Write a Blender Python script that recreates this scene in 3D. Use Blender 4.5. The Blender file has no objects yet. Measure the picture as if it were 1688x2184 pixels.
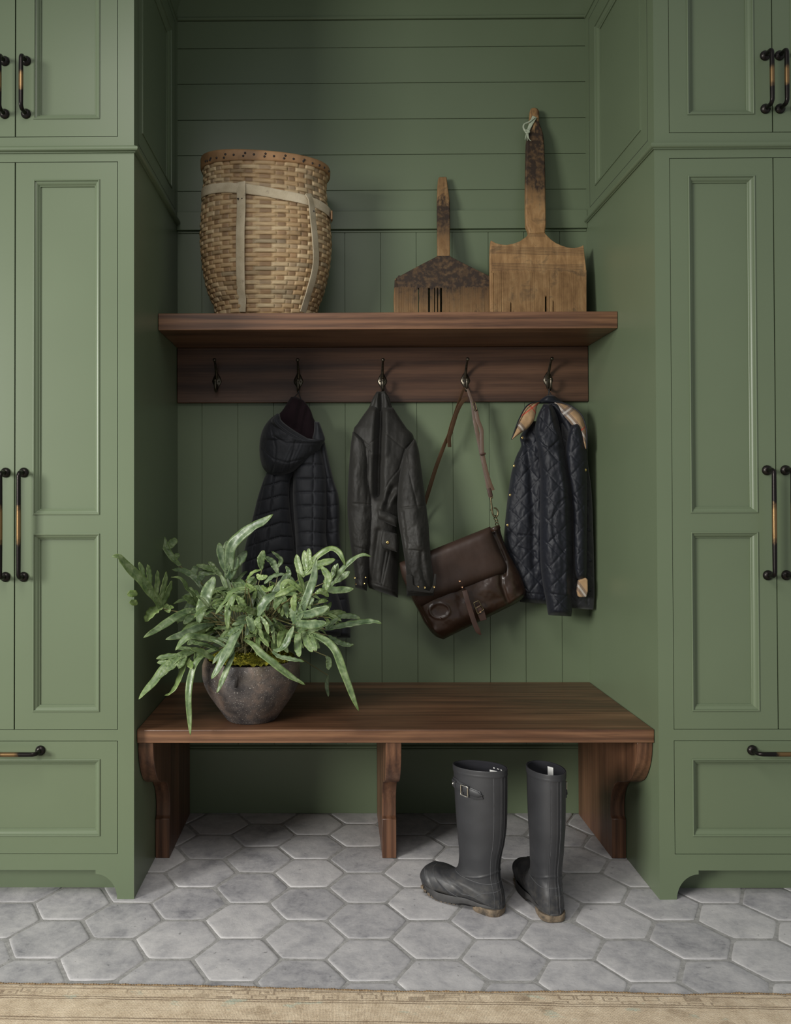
import bpy, bmesh, math, random
import numpy as np
from mathutils import Vector, Matrix
random.seed(7); np.random.seed(7)
SC = bpy.context.scene
COL = SC.collection
PI = math.pi

# ------------------------------------------------------------------ camera model (measured from the room)
FOC = 1788.0
PCX, PCY = 706.409, 1040.522
CAMP = np.array([0.0, -2.247, 1.06894])
def cam_rot(yw, p, r):
    cy, sy, cp, sp, cr, sr = math.cos(yw), math.sin(yw), math.cos(p), math.sin(p), math.cos(r), math.sin(r)
    Rz = np.array([[cy, sy, 0], [-sy, cy, 0], [0, 0, 1]])
    X = np.array([[1, 0, 0], [0, cp, sp], [0, -sp, cp]])
    Y = np.array([[cr, 0, -sr], [0, 1, 0], [sr, 0, cr]])
    return Y @ X @ Rz
CM = cam_rot(8.17e-3, 1.236e-2, 2.91e-3)     # rows: right, forward, up
def ray(u, v):
    u = np.asarray(u, float); v = np.asarray(v, float)
    d = np.stack([(u - PCX) / FOC, np.ones_like(u), -(v - PCY) / FOC], -1)
    return d @ CM
def onY(u, v, y):
    d = ray(u, v); t = (np.asarray(y, float) - CAMP[1]) / d[..., 1]
    return CAMP + d * t[..., None]
def onX(u, v, x):
    d = ray(u, v); t = (x - CAMP[0]) / d[..., 0]
    return CAMP + d * t[..., None]
def onZ(u, v, z=0.0):
    d = ray(u, v); t = (z - CAMP[2]) / d[..., 2]
    return CAMP + d * t[..., None]
def onPlane(u, v, p0, n):
    d = ray(u, v); t = ((np.asarray(p0) - CAMP) @ np.asarray(n)) / (d @ np.asarray(n))
    return CAMP + d * t[..., None]
def zpx(ox, oy, sc):                          # pixel reader for a measured close-up
    return lambda L: [(ox + a * sc, oy + b * sc) for a, b in L]

# ------------------------------------------------------------------ smooth 2-D value noise
_NT = np.random.RandomState(3).rand(256, 256)
def vnoise(x, y):
    x = np.asarray(x, float); y = np.asarray(y, float)
    xi = np.floor(x).astype(int); yi = np.floor(y).astype(int)
    fx = x - xi; fy = y - yi
    fx = fx * fx * (3 - 2 * fx); fy = fy * fy * (3 - 2 * fy)
    g = lambda a, b: _NT[a & 255, b & 255]
    return (g(xi, yi) * (1 - fx) + g(xi + 1, yi) * fx) * (1 - fy) + (g(xi, yi + 1) * (1 - fx) + g(xi + 1, yi + 1) * fx) * fy
def fbm(x, y, o=3):
    s = 0; a = 0.5
    for k in range(o):
        s = s + a * (vnoise(x * 2 ** k + 17 * k, y * 2 ** k + 31 * k) - 0.5) * 2; a *= 0.5
    return s
def smooth_curve(pts, n):
    """Catmull-Rom through the points, n samples by arc length."""
    P = np.array(pts, float)
    if len(P) == 2:
        t = np.linspace(0, 1, n)[:, None]; return P[0] * (1 - t) + P[1] * t
    Q = np.vstack([2 * P[0] - P[1], P, 2 * P[-1] - P[-2]])
    out = []
    for i in range(1, len(Q) - 2):
        p0, p1, p2, p3 = Q[i - 1], Q[i], Q[i + 1], Q[i + 2]
        t = np.linspace(0, 1, 16, endpoint=False)[:, None]
        out.append(0.5 * (2 * p1 + (p2 - p0) * t + (2 * p0 - 5 * p1 + 4 * p2 - p3) * t ** 2 + (3 * p1 - p0 - 3 * p2 + p3) * t ** 3))
    C = np.vstack(out + [P[-1:]])
    s = np.r_[0, np.cumsum(np.linalg.norm(np.diff(C, axis=0), axis=1))]
    t = np.linspace(0, s[-1], n)
    return np.stack([np.interp(t, s, C[:, k]) for k in range(C.shape[1])], -1)
def mono(xs, ys, x):
    """smooth monotone-ish interpolation of ys over xs"""
    xs = np.array(xs, float); ys = np.array(ys, float)
    h = np.diff(xs); d = np.diff(ys) / h
    m = np.r_[d[0], np.where(d[:-1] * d[1:] > 0, 2 * d[:-1] * d[1:] / (d[:-1] + d[1:] + 1e-12), 0), d[-1]]
    x = np.clip(x, xs[0], xs[-1])
    i = np.clip(np.searchsorted(xs, x) - 1, 0, len(h) - 1)
    t = (x - xs[i]) / h[i]
    return ((2 * t ** 3 - 3 * t ** 2 + 1) * ys[i] + (t ** 3 - 2 * t ** 2 + t) * h[i] * m[i] + (-2 * t ** 3 + 3 * t ** 2) * ys[i + 1] + (t ** 3 - t ** 2) * h[i] * m[i + 1])
def seg_dist(u, v, poly):
    """distance of points (u,v) to a polyline"""
    d = np.full(np.shape(u), 1e9)
    for (ax, ay), (bx, by) in zip(poly[:-1], poly[1:]):
        dx, dy = bx - ax, by - ay
        t = np.clip(((u - ax) * dx + (v - ay) * dy) / (dx * dx + dy * dy + 1e-9), 0, 1)
        d = np.minimum(d, np.hypot(u - ax - t * dx, v - ay - t * dy))
    return d

# ------------------------------------------------------------------ mesh collector
class B:
    def __init__(s): s.v = []; s.f = []; s.m = []; s.c = None
    def n(s): return len(s.v)
    def add(s, vs, fs, mi=0):
        o = len(s.v); s.v.extend([tuple(map(float, p)) for p in vs])
        s.f.extend([tuple(i + o for i in f) for f in fs]); s.m.extend([mi] * len(fs)); return o
    def box(s, x0, x1, y0, y1, z0, z1, mi=0):
        s.add([(x0, y0, z0), (x1, y0, z0), (x1, y1, z0), (x0, y1, z0), (x0, y0, z1), (x1, y0, z1), (x1, y1, z1), (x0, y1, z1)],
              [(0, 3, 2, 1), (4, 5, 6, 7), (0, 1, 5, 4), (1, 2, 6, 5), (2, 3, 7, 6), (3, 0, 4, 7)], mi)
    def grid(s, P, cu=False, cv=False, mi=0, flip=False, cap0=False, cap1=False):
        P = np.asarray(P); a, b = P.shape[:2]; F = []
        for i in range(a if cu else a - 1):
            for j in range(b if cv else b - 1):
                i2, j2 = (i + 1) % a, (j + 1) % b
                q = (i * b + j, i * b + j2, i2 * b + j2, i2 * b + j)
                F.append(q[::-1] if flip else q)
        if cap0: F.append(tuple(range(b))[::-1] if not flip else tuple(range(b)))
        if cap1:
            q = tuple((a - 1) * b + j for j in range(b)); F.append(q if not flip else q[::-1])
        return s.add(P.reshape(-1, 3), F, mi)
    def prism(s, poly, d, mi=0):
        """poly: 3-D planar outline, d: extrusion vector"""
        P = np.asarray(poly, float); k = len(P); d = np.asarray(d, float)
        F = [tuple(range(k)), tuple(range(2 * k - 1, k - 1, -1))]
        F += [(i, k + i, k + (i + 1) % k, (i + 1) % k) for i in range(k)]
        s.add(np.vstack([P, P + d]), F, mi)
    def tube(s, path, r, k=10, mi=0, flat=None, up=None):
        """tube along a path; r scalar or list; flat=(w,t) makes a strap with rounded edges, up = its face normal"""
        P = np.asarray(path, float); n = len(P)
        T = np.gradient(P, axis=0); T /= np.linalg.norm(T, axis=1)[:, None] + 1e-12
        R = np.full(n, r) if np.isscalar(r) else np.asarray(r, float)
        N = np.array(up, float) if up is not None else (np.array([0, 0, 1.]) if abs(T[0][2]) < .9 else np.array([0, 1., 0]))
        rings = []
        for i in range(n):
            nn = N if N.ndim == 1 else N[i]
            nn = nn - T[i] * (nn @ T[i]); nn /= np.linalg.norm(nn) + 1e-12
            if N.ndim == 1 and up is None: N = nn
            bb = np.cross(T[i], nn)
            a = np.arange(k) / k * 2 * PI
            if flat is None: ca, sa = np.cos(a) * R[i], np.sin(a) * R[i]
            else:
                w, t = flat
                e = .35
                ca = np.sign(np.cos(a)) * np.abs(np.cos(a)) ** e * t * .5 * (R[i])
                sa = np.sign(np.sin(a)) * np.abs(np.sin(a)) ** e * w * .5 * (R[i])
            rings.append(P[i] + ca[:, None] * nn + sa[:, None] * bb)
        s.grid(np.array(rings), cv=True, mi=mi, cap0=True, cap1=True, flip=True)
    def lathe(s, prof, c, k=48, mi=0, axis=2, capb=True, capt=False):
        c = np.asarray(c, float); a = np.arange(k) / k * 2 * PI
        rings = []
        for r, h in prof:
            ring = np.zeros((k, 3)); i, j = [(1, 2), (2, 0), (0, 1)][axis]
            ring[:, i] = r * np.cos(a); ring[:, j] = r * np.sin(a); ring[:, axis] = h
            rings.append(ring + c)
        s.grid(np.array(rings), cv=True, mi=mi, cap0=capb, cap1=capt)
    def ball(s, c, r, k=16, mi=0, sy=(1, 1, 1)):
        a = np.linspace(-PI / 2, PI / 2, k // 2 + 1); b = np.arange(k) / k * 2 * PI
        a[0] += .02; a[-1] -= .02
        P = np.stack([np.cos(a)[:, None] * np.cos(b) * sy[0], np.cos(a)[:, None] * np.sin(b) * sy[1], np.sin(a)[:, None] * np.ones(k) * sy[2]], -1) * r + np.asarray(c)
        s.grid(P, cv=True, mi=mi, cap0=True, cap1=True)
    def make(s, name, mats, parent=None, smooth=35, bevel=0, loc=None, colors=None, seg=2):
        me = bpy.data.meshes.new(name)
        off = np.array(parent.matrix_world_loc) if parent is not None else (np.array(loc, float) if loc is not None else np.zeros(3))
        V = np.array(s.v) - off
        me.from_pydata([tuple(p) for p in V], [], s.f)
        mats = mats if isinstance(mats, (list, tuple)) else [mats]
        for m in mats: me.materials.append(m)
        if len(mats) > 1: me.polygons.foreach_set('material_index', s.m)
        me.polygons.foreach_set('use_smooth', [smooth > 0] * len(s.f))
        if colors is not None:
            at = me.color_attributes.new('tone', 'FLOAT_COLOR', 'POINT')
            at.data.foreach_set('color', np.asarray(colors, np.float32).reshape(-1))
        me.update(calc_edges=True); me.validate()
        if 0 < smooth < 180: me.set_sharp_from_angle(angle=math.radians(smooth))
        ob = bpy.data.objects.new(name, me); COL.objects.link(ob)
        if parent is not None: ob.parent = parent.o
        else: ob.location = off
        if bevel:
            md = ob.modifiers.new('edge', 'BEVEL'); md.width = bevel; md.segments = seg; md.limit_method = 'ANGLE'; md.angle_limit = math.radians(40)
            md.harden_normals = False
        return Node(ob, off)
class Node:
    """an object and the world place of its origin"""
    def __init__(s, o, loc): s.o = o; s.matrix_world_loc = np.array(loc, float)
def thing(name, label, cat, loc, group=None):
    o = bpy.data.objects.new(name, None); COL.objects.link(o); o.location = tuple(loc); o.empty_display_size = .05
    o['label'] = label; o['category'] = cat
    if group: o['group'] = group
    return Node(o, loc)
def tag(n, label=None, cat=None, group=None, kind=None):
    o = n.o
    if label: o['label'] = label
    if cat: o['category'] = cat
    if group: o['group'] = group
    if kind: o['kind'] = kind
    return n

# ------------------------------------------------------------------ materials
class NT:
    def __init__(s, name):
        s.mat = bpy.data.materials.new(name); s.mat.use_nodes = True; s.t = s.mat.node_tree
        s.b = s.t.nodes['Principled BSDF']; s._oc = None
    def nd(s, typ, **kw):
        n = s.t.nodes.new(typ)
        for k, v in kw.items():
            if k in n.inputs: n.inputs[k].default_value = v
            else: setattr(n, k, v)
        return n
    def ln(s, a, b): s.t.links.new(a, b); return s
    def oc(s):
        if s._oc is None: s._oc = s.nd('ShaderNodeTexCoord').outputs['Object']
        return s._oc
    def mapped(s, scale=(1, 1, 1), rot=(0, 0, 0), loc=(0, 0, 0)):
        m = s.nd('ShaderNodeMapping'); m.inputs['Scale'].default_value = scale; m.inputs['Rotation'].default_value = rot; m.inputs['Location'].default_value = loc
        s.ln(s.oc(), m.inputs['Vector']); return m.outputs['Vector']
    def noise(s, vec, scale, detail=4, rough=.55, dist=0):
        n = s.nd('ShaderNodeTexNoise'); n.inputs['Scale'].default_value = scale; n.inputs['Detail'].default_value = detail
        n.inputs['Roughness'].default_value = rough; n.inputs['Distortion'].default_value = dist
        s.ln(vec, n.inputs['Vector']); return n.outputs['Fac']
    def ramp(s, fac, stops):
        r = s.nd('ShaderNodeValToRGB'); e = r.color_ramp.elements
        while len(e) < len(stops): e.new(.5)
        for i, (p, c) in enumerate(stops):
            e[i].position = p; e[i].color = (*c, 1) if len(c) == 3 else c
        s.ln(fac, r.inputs['Fac']); return r.outputs['Color']
    def rng(s, val, a, b, c=0., d=1.):
        m = s.nd('ShaderNodeMapRange'); m.inputs['From Min'].default_value = a; m.inputs['From Max'].default_value = b
        m.inputs['To Min'].default_value = c; m.inputs['To Max'].default_value = d
        s.ln(val, m.inputs['Value']); return m.outputs['Result']
    def math(s, op, a, b=None):
        m = s.nd('ShaderNodeMath', operation=op)
        for i, x in enumerate((a, b)):
            if x is None: continue
            if isinstance(x, (int, float)): m.inputs[i].default_value = x
            else: s.ln(x, m.inputs[i])
        return m.outputs[0]
    def mix(s, fac, a, b, mode='MIX'):
        m = s.nd('ShaderNodeMix', data_type='RGBA', blend_type=mode)
        for sock, x in ((m.inputs[0], fac), (m.inputs[6], a), (m.inputs[7], b)):
            if isinstance(x, (int, float)): sock.default_value = x
            elif isinstance(x, (tuple, list)): sock.default_value = (*x, 1) if len(x) == 3 else x
            else: s.ln(x, sock)
        return m.outputs[2]
    def sep(s, vec):
        n = s.nd('ShaderNodeSeparateXYZ'); s.ln(vec, n.inputs[0]); return n.outputs
    def bump(s, h, strength=.3, dist=.002):
        b = s.nd('ShaderNodeBump'); b.inputs['Strength'].default_value = strength; b.inputs['Distance'].default_value = dist
        s.ln(h, b.inputs['Height']); s.ln(b.outputs['Normal'], s.b.inputs['Normal']); return s
    def set(s, color=None, rough=None, metal=None, spec=None, **kw):
        for k, x in (('Base Color', color), ('Roughness', rough), ('Metallic', metal), ('Specular IOR Level', spec)):
            if x is None: continue
            if isinstance(x, (int, float)): s.b.inputs[k].default_value = x
            elif isinstance(x, (tuple, list)): s.b.inputs[k].default_value = (*x, 1) if len(x) == 3 else x
            else: s.ln(x, s.b.inputs[k])
        for k, x in kw.items(): s.b.inputs[k.replace('_', ' ')].default_value = x
        return s
M = {}
def flat_mat(name, color, rough=.5, metal=0., spec=.5, bump=None, var=.12, vs=20):
    t = NT(name)
    n = t.noise(t.oc(), vs, 4)
    c2 = tuple(min(1, x * (1 + var)) for x in color); c1 = tuple(x * (1 - var) for x in color)
    t.set(t.ramp(n, [(.3, c1), (.7, c2)]), rough, metal, spec)
    if bump: t.bump(t.noise(t.oc(), bump[0], 3), bump[1], bump[2] if len(bump) > 2 else .001)
    M[name] = t.mat; return t.mat
GREEN = (.117, .150, .089)
def paint(name, col):
    t = NT(name); n = t.noise(t.oc(), 3.0, 2)
    t.set(t.ramp(n, [(.3, tuple(c * .97 for c in col)), (.7, tuple(c * 1.03 for c in col))]), .34, 0, .36)
    t.bump(t.noise(t.oc(), 160, 2), .05, .0006)
    M[name] = t.mat
paint('paint', GREEN)
def walnut(name, axis, dark=(.040, .018, .010), mid=(.112, .053, .027), light=(.212, .108, .056), rough=.36, off=0., ws=12, la=.13):
    t = NT(name)
    sc = [14, 14, 14]; sc[axis] = 1.1
    sc2 = [150, 150, 150]; sc2[axis] = 2.6
    a = t.noise(t.mapped(tuple(sc), loc=(off, off * .7, off * 1.3)), 1.0, 5, .62, 1.1)
    b = t.noise(t.mapped(tuple(sc2)), 1.0, 4, .6, .4)
    w = t.nd('ShaderNodeTexWave', wave_type='BANDS', bands_direction='Z' if axis != 2 else 'X')
    w.inputs['Scale'].default_value = ws; w.inputs['Distortion'].default_value = 9; w.inputs['Detail'].default_value = 2; w.inputs['Detail Scale'].default_value = .6
    s3 = [1, 1, 1]; s3[axis] = .07
    t.ln(t.mapped(tuple(s3), loc=(off * .3, off, off)), w.inputs['Vector'])
    f = t.math('ADD', t.math('MULTIPLY', a, .50), t.math('ADD', t.math('MULTIPLY', b, .38), t.math('MULTIPLY', w.outputs['Fac'], .12)))
    lines = t.rng(w.outputs['Fac'], .22, .02, 0, la)
    fine = t.rng(t.noise(t.mapped(tuple(3.2 * q for q in sc2)), 1.0, 3, .6), .58, .68, 0, .35)
    t.set(t.mix(t.math('MAXIMUM', lines, fine), t.ramp(f, [(.33, dark), (.48, mid), (.66, light)]), tuple(q * .55 for q in dark)), t.rng(b, .3, .7, rough + .06, rough - .05), 0, .45)
    t.bump(b, .12, .0006)
    M[name] = t.mat
walnut('walnut', 0)
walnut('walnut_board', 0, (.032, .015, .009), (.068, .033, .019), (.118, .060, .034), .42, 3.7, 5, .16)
walnut('walnut_leg', 2, (.040, .018, .010), (.095, .043, .023), (.170, .082, .044), .4, 1.9, 14, .12)
flat_mat('bronze', (.020, .017, .015), .32, .75, .5, var=.3, vs=60)
flat_mat('dark_gap', (.01, .011, .009), .9)
flat_mat('brass', (.55, .40, .16), .28, 1.0, var=.15)
flat_mat('nickel', (.55, .53, .47), .25, 1.0, var=.1)
flat_mat('antique_brass', (.16, .13, .075), .35, 1.0, var=.25, vs=80)
# ================================================================== SETTING
XL, XR, DEP = -.5477, .8523, .615
BENCH_Z = .4435
def structure(n): n.o['kind'] = 'structure'; return n

# back wall: shiplap above, vertical boards below, each with a fine groove
b = B()
zs = [2.0495, 2.124, 2.247, 2.3695, 2.494, 2.617, 2.712]
g = .0008
for a, c in zip(zs[:-1], zs[1:]):
    b.box(XL - .01, XR + .01, DEP, DEP + .02, a + g, c - g)
b.box(XL - .02, XR + .02, DEP + .0035, DEP + .03, 0, 3.2)
px = [-.4646, -.3418, -.2190, -.0960, .0260, .1486, .2707, .3936, .5174, .6388, .7616]
xs = [XL - .01] + px + [XR + .01]
for a, c in zip(xs[:-1], xs[1:]):
    b.box(a + g * .8, c - g * .8, DEP, DEP + .02, .2, 2.0)
b.box(XL - .01, XR + .01, DEP - .004, DEP + .02, 2.7225, 3.15)       # plain end panel under the vault
structure(b.make('wall_back', M['paint'], bevel=.0006, seg=1))
b = B(); b.box(XL, XR, DEP - .013, DEP + .002, 1.9865, 2.0495); b.box(XL, XR, DEP - .003, DEP + .002, 1.978, 1.9865)
structure(b.make('trim_1', M['paint'], bevel=.0015))
b = B(); b.box(XL, XR, DEP - .004, DEP + .002, .0, .212)
b.grid(np.array([[(x, y, z) for y, z in ((DEP - .004, .2122), (DEP - .011, .2145), (DEP - .012, .219), (DEP - .007, .2215), (DEP - .008, .226), (DEP + .001, .232))] for x in (XL, XR)]))
structure(b.make('baseboard_back', M['paint'], smooth=50))
b = B(); b.box(XL, XR, DEP - .008, DEP + .002, 2.712, 2.7225)
structure(b.make('trim_2', M['paint'], bevel=.002))
# shallow barrel vault between the two cabinets
b = B(); cx = (XL + XR) / 2; aa, bb_ = (XR - XL) / 2 + .002, .30
th = np.linspace(0, PI, 61)
arc = np.stack([cx + aa * np.cos(th), 2.722 + bb_ * np.sin(th)], -1)
P = np.array([[(x, y, z) for x, z in arc] for y in (-.02, DEP)])
b.grid(P, flip=True)
out = np.array([[(x, -.02, z) for x, z in arc], [(x, -.02, 3.2) for x, z in arc]])
b.grid(out)
structure(b.make('ceiling', M['paint'], smooth=60))

# hexagonal floor tiles over a bed of mortar
HA, HG = .1037, .0050
HX0, HY0 = .3829, -.2882        # centre of one measured tile
def tile_mat():
    t = NT('cement_tile')
    at = t.nd('ShaderNodeAttribute', attribute_name='tone'); tone = t.sep(at.outputs['Vector'])
    off = t.nd('ShaderNodeCombineXYZ'); t.ln(t.math('MULTIPLY', tone[1], 40), off.inputs[0]); t.ln(t.math('MULTIPLY', tone[2], 40), off.inputs[1])
    add = t.nd('ShaderNodeVectorMath', operation='ADD'); t.ln(t.oc(), add.inputs[0]); t.ln(off.outputs[0], add.inputs[1])
    v = add.outputs[0]
    n1 = t.noise(v, 9, 5, .6, .8); n2 = t.noise(v, 34, 5, .65, .4); n3 = t.noise(v, 180, 4, .6)
    f = t.math('ADD', t.math('MULTIPLY', n1, .52), t.math('ADD', t.math('MULTIPLY', n2, .33), t.math('MULTIPLY', t.noise(v, 110, 4, .7), .15)))
    f = t.math('ADD', f, t.math('MULTIPLY', t.math('SUBTRACT', tone[0], .5), .13))
    col = t.ramp(f, [(.27, (.15, .149, .162)), (.40, (.30, .296, .306)), (.53, (.41, .402, .405)), (.70, (.53, .518, .512))])
    col = t.mix(t.math('MULTIPLY', at.outputs['Alpha'], .40), col, (.42, .41, .405))
    spots = t.rng(t.noise(v, 58, 4, .6), .66, .71)
    col = t.mix(t.math('MULTIPLY', spots, .5), col, (.08, .078, .078))
    t.set(col, t.rng(n2, .3, .7, .62, .46), 0, .4)
    t.bump(t.math('ADD', t.math('MULTIPLY', n2, .7), t.math('MULTIPLY', n3, .5)), .35, .0025)
    M['tile'] = t.mat
    t = NT('mortar'); n = t.noise(t.oc(), 60, 5, .6); n3 = t.noise(t.oc(), 300, 3)
    t.set(t.ramp(n, [(.3, (.21, .207, .20)), (.7, (.34, .335, .325))]), .85, 0, .2); t.bump(n3, .5, .002)
    M['mortar'] = t.mat
tile_mat()
b = B(); cols = []
rnd = random.Random(11)
FX0, FX1, FY0, FY1 = -2.1, 2.1, -2.6, .62
b.add([(FX0, FY0, -.0019), (FX1, FY0, -.0019), (FX1, FY1, -.0019), (FX0, FY1, -.0019)], [(0, 1, 2, 3)], 1)
cols += [(.5, .5, .5, 1)] * 4
NS = 6
for i in range(-14, 13):
    for j in range(-15, 8):
        cx = HX0 + 1.5 * HA * i; cy = HY0 + math.sqrt(3) * HA * (j + .5 * (i % 2))
        if not (FX0 + .02 < cx < FX1 and FY0 < cy < FY1 + .09): continue
        tone = (rnd.random() ** 1.0, rnd.random(), rnd.random(), 1)
        tilt = (rnd.uniform(-.010, .010), rnd.uniform(-.010, .010)); lift = rnd.uniform(-.0008, .0008)
        R = HA - HG / 1.0 * .5 - rnd.uniform(.0, .0012)
        ring = []
        ph = rnd.random() * 9
        corners = [np.array([math.cos(k * PI / 3), math.sin(k * PI / 3)]) * (R + rnd.uniform(-.0016, .001)) for k in range(6)]
        for k in range(6):
            for s in range(NS):
                q = corners[k] * (1 - s / NS) + corners[(k + 1) % 6] * (s / NS)
                if s == 0: q = q * .985
                q = q * (1 + .006 * math.sin(ph + 5.1 * k + 2.3 * s) * math.sin(1.7 * s + ph * 2))
                ring.append(q)
        ring = np.array(ring); k = len(ring)
        levels = [(1.0, -.006), (.992, -.0022), (.970, -.0011), (.94, -.0004), (.90, -.0001), (.60, 0.0)]
        V = []
        for sc_, z in levels:
            for q in ring:
                p = q * sc_
                V.append((cx + p[0], min(cy + p[1], FY1), z + lift + (tilt[0] * p[0] + tilt[1] * p[1])))
        V.append((cx, min(cy, FY1), lift))
        F = []
        for l in range(len(levels) - 1):
            for q in range(k): F.append((l * k + q, l * k + (q + 1) % k, (l + 1) * k + (q + 1) % k, (l + 1) * k + q))
        l = len(levels) - 1
        for q in range(k): F.append((l * k + q, l * k + (q + 1) % k, len(V) - 1))
        b.add(V, F, 0)
        for e in (1, 1, .8, .3, 0, 0): cols += [tone[:3] + (e,)] * k
        cols.append(tone[:3] + (0,))
structure(b.make('floor', [M['tile'], M['mortar']], smooth=60, colors=cols))

# ================================================================== CABINETS
def plate(b, xs, zs, holes, y0, y1, mk):
    """slab with rectangular openings; mk maps (a, depth, z) to a point"""
    nx, nz = len(xs) - 1, len(zs) - 1
    solid = lambda i, j: 0 <= i < nx and 0 <= j < nz and (i, j) not in holes
    for i in range(nx):
        for j in range(nz):
            if not solid(i, j): continue
            a0, a1, c0, c1 = xs[i], xs[i + 1], zs[j], zs[j + 1]
            b.add([mk(a0, y0, c0), mk(a1, y0, c0), mk(a1, y0, c1), mk(a0, y0, c1)], [(0, 1, 2, 3)])
            b.add([mk(a0, y1, c0), mk(a1, y1, c0), mk(a1, y1, c1), mk(a0, y1, c1)], [(3, 2, 1, 0)])
            if not solid(i - 1, j): b.add([mk(a0, y0, c0), mk(a0, y0, c1), mk(a0, y1, c1), mk(a0, y1, c0)], [(0, 1, 2, 3)])
            if not solid(i + 1, j): b.add([mk(a1, y0, c0), mk(a1, y0, c1), mk(a1, y1, c1), mk(a1, y1, c0)], [(3, 2, 1, 0)])
            if not solid(i, j - 1): b.add([mk(a0, y0, c0), mk(a1, y0, c0), mk(a1, y1, c0), mk(a0, y1, c0)], [(3, 2, 1, 0)])
            if not solid(i, j + 1): b.add([mk(a0, y0, c1), mk(a1, y0, c1), mk(a1, y1, c1), mk(a0, y1, c1)], [(0, 1, 2, 3)])
def sunk(b, x0, x1, z0, z1, y, mk, w=.0165, d=.0125):
    """moulded edge running down to a flat recessed field"""
    prof = [(0, 0), (.0, -.0022), (.0022, -.0030), (.0040, -.0020), (.0046, .0012), (.0075, .0020), (.0105, .0038), (.0128, .0068), (.0138, .0082), (.0152, .0082), (.0165, .0095), (.0165, .0125)]
    rings = []
    for o, h in prof:
        o = o * w / .0165; h = h * d / .0125
        rings.append([mk(x0 + o, y + h, z0 + o), mk(x1 - o, y + h, z0 + o), mk(x1 - o, y + h, z1 - o), mk(x0 + o, y + h, z1 - o)])
    R = np.array(rings); n = len(R)
    for k in range(4):
        k2 = (k + 1) % 4
        V = np.concatenate([R[:, k], R[:, k2]]);
        b.add(V, [(i, n + i, n + i + 1, i + 1) for i in range(n - 1)])
    b.add(R[-1], [(0, 1, 2, 3)])
def pull(cx, cz, half, vertical, name='handle', parent=None, y=0.):
    b = B()
    so = .037; r = .0056
    path = []
    for t in np.linspace(0, 1, 7): path.append((-half, -(so - .012) * t))
    for a in np.linspace(0, PI / 2, 7)[1:]: path.append((-half + .011 * (1 - math.cos(a)), -(so - .012) - .012 * math.sin(a)))
    full = path + [(-p, q) for p, q in path[::-1]]
    mid = [(s, full[len(path) - 1][1]) for s in np.linspace(path[-1][0], -path[-1][0], 25)[1:-1]]
    full = path + mid + [(-p, q) for p, q in path[::-1]]
    mk = (lambda s, q: (cx, y + q, cz + s)) if vertical else (lambda s, q: (cx + s, y + q, cz))
    rr = []
    for s, q in full:
        e = min(1, abs(q) / .02); rr.append(r * (1.25 - .25 * e) * (1 + .1 * (1 - (s / half) ** 2)))
    b.tube([mk(*p) for p in full], rr, 14, mi=1)
    for s in (-half, half):
        c = mk(s, 0)
        prof = [(.0132, -.001), (.0136, .0015), (.0130, .0040), (.0100, .0070), (.0066, .0100)]
        a = np.arange(24) / 24 * 2 * PI
        b.grid(np.array([[(c[0] + rad * math.cos(t), c[1] - h, c[2] + rad * math.sin(t)) for t in a] for rad, h in prof]), cv=True, cap1=True, flip=True)
    key = 'pull_%d' % round(half * 1000) + ('v' if vertical else 'h')
    if key not in M:
        t = NT(key + '_worn_bronze'); v = t.sep(t.oc())
        s = v[2] if vertical else v[0]; c0 = cz - parent.matrix_world_loc[2] if vertical else cx - parent.matrix_world_loc[0]
        d = t.math('ABSOLUTE', t.math('SUBTRACT', s, c0))
        d = t.math('ADD', d, t.math('MULTIPLY', t.math('SUBTRACT', t.noise(t.oc(), 90, 3), .5), half * .30))
        f = t.rng(d, half * .40, half * .22)
        t.set(t.mix(f, (.020, .017, .016), (.21, .13, .058)), .3, .85, .5); M[key] = t.mat
    n = b.make(name, [M['bronze'], M[key]], parent=parent, smooth=50)
    return n
ident = lambda a, y, z: (a, y, z)
def door(parent, x0, x1, z0, z1, panels, name='door'):
    """inset door; panels = list of (x0,x1,z0,z1)"""
    b = B()
    xs = [x0, panels[0][0], panels[0][1], x1]; zs = [z0]
    for p in panels: zs += [p[2], p[3]]
    zs.append(z1); holes = {(1, 1 + 2 * k) for k in range(len(panels))}
    plate(b, xs, zs, holes, 0, .02, ident)
    for p in panels: sunk(b, *p, 0, ident)
    return b.make(name, M['paint'], parent=parent, smooth=42)
Z_TOP = 2.71
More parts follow.
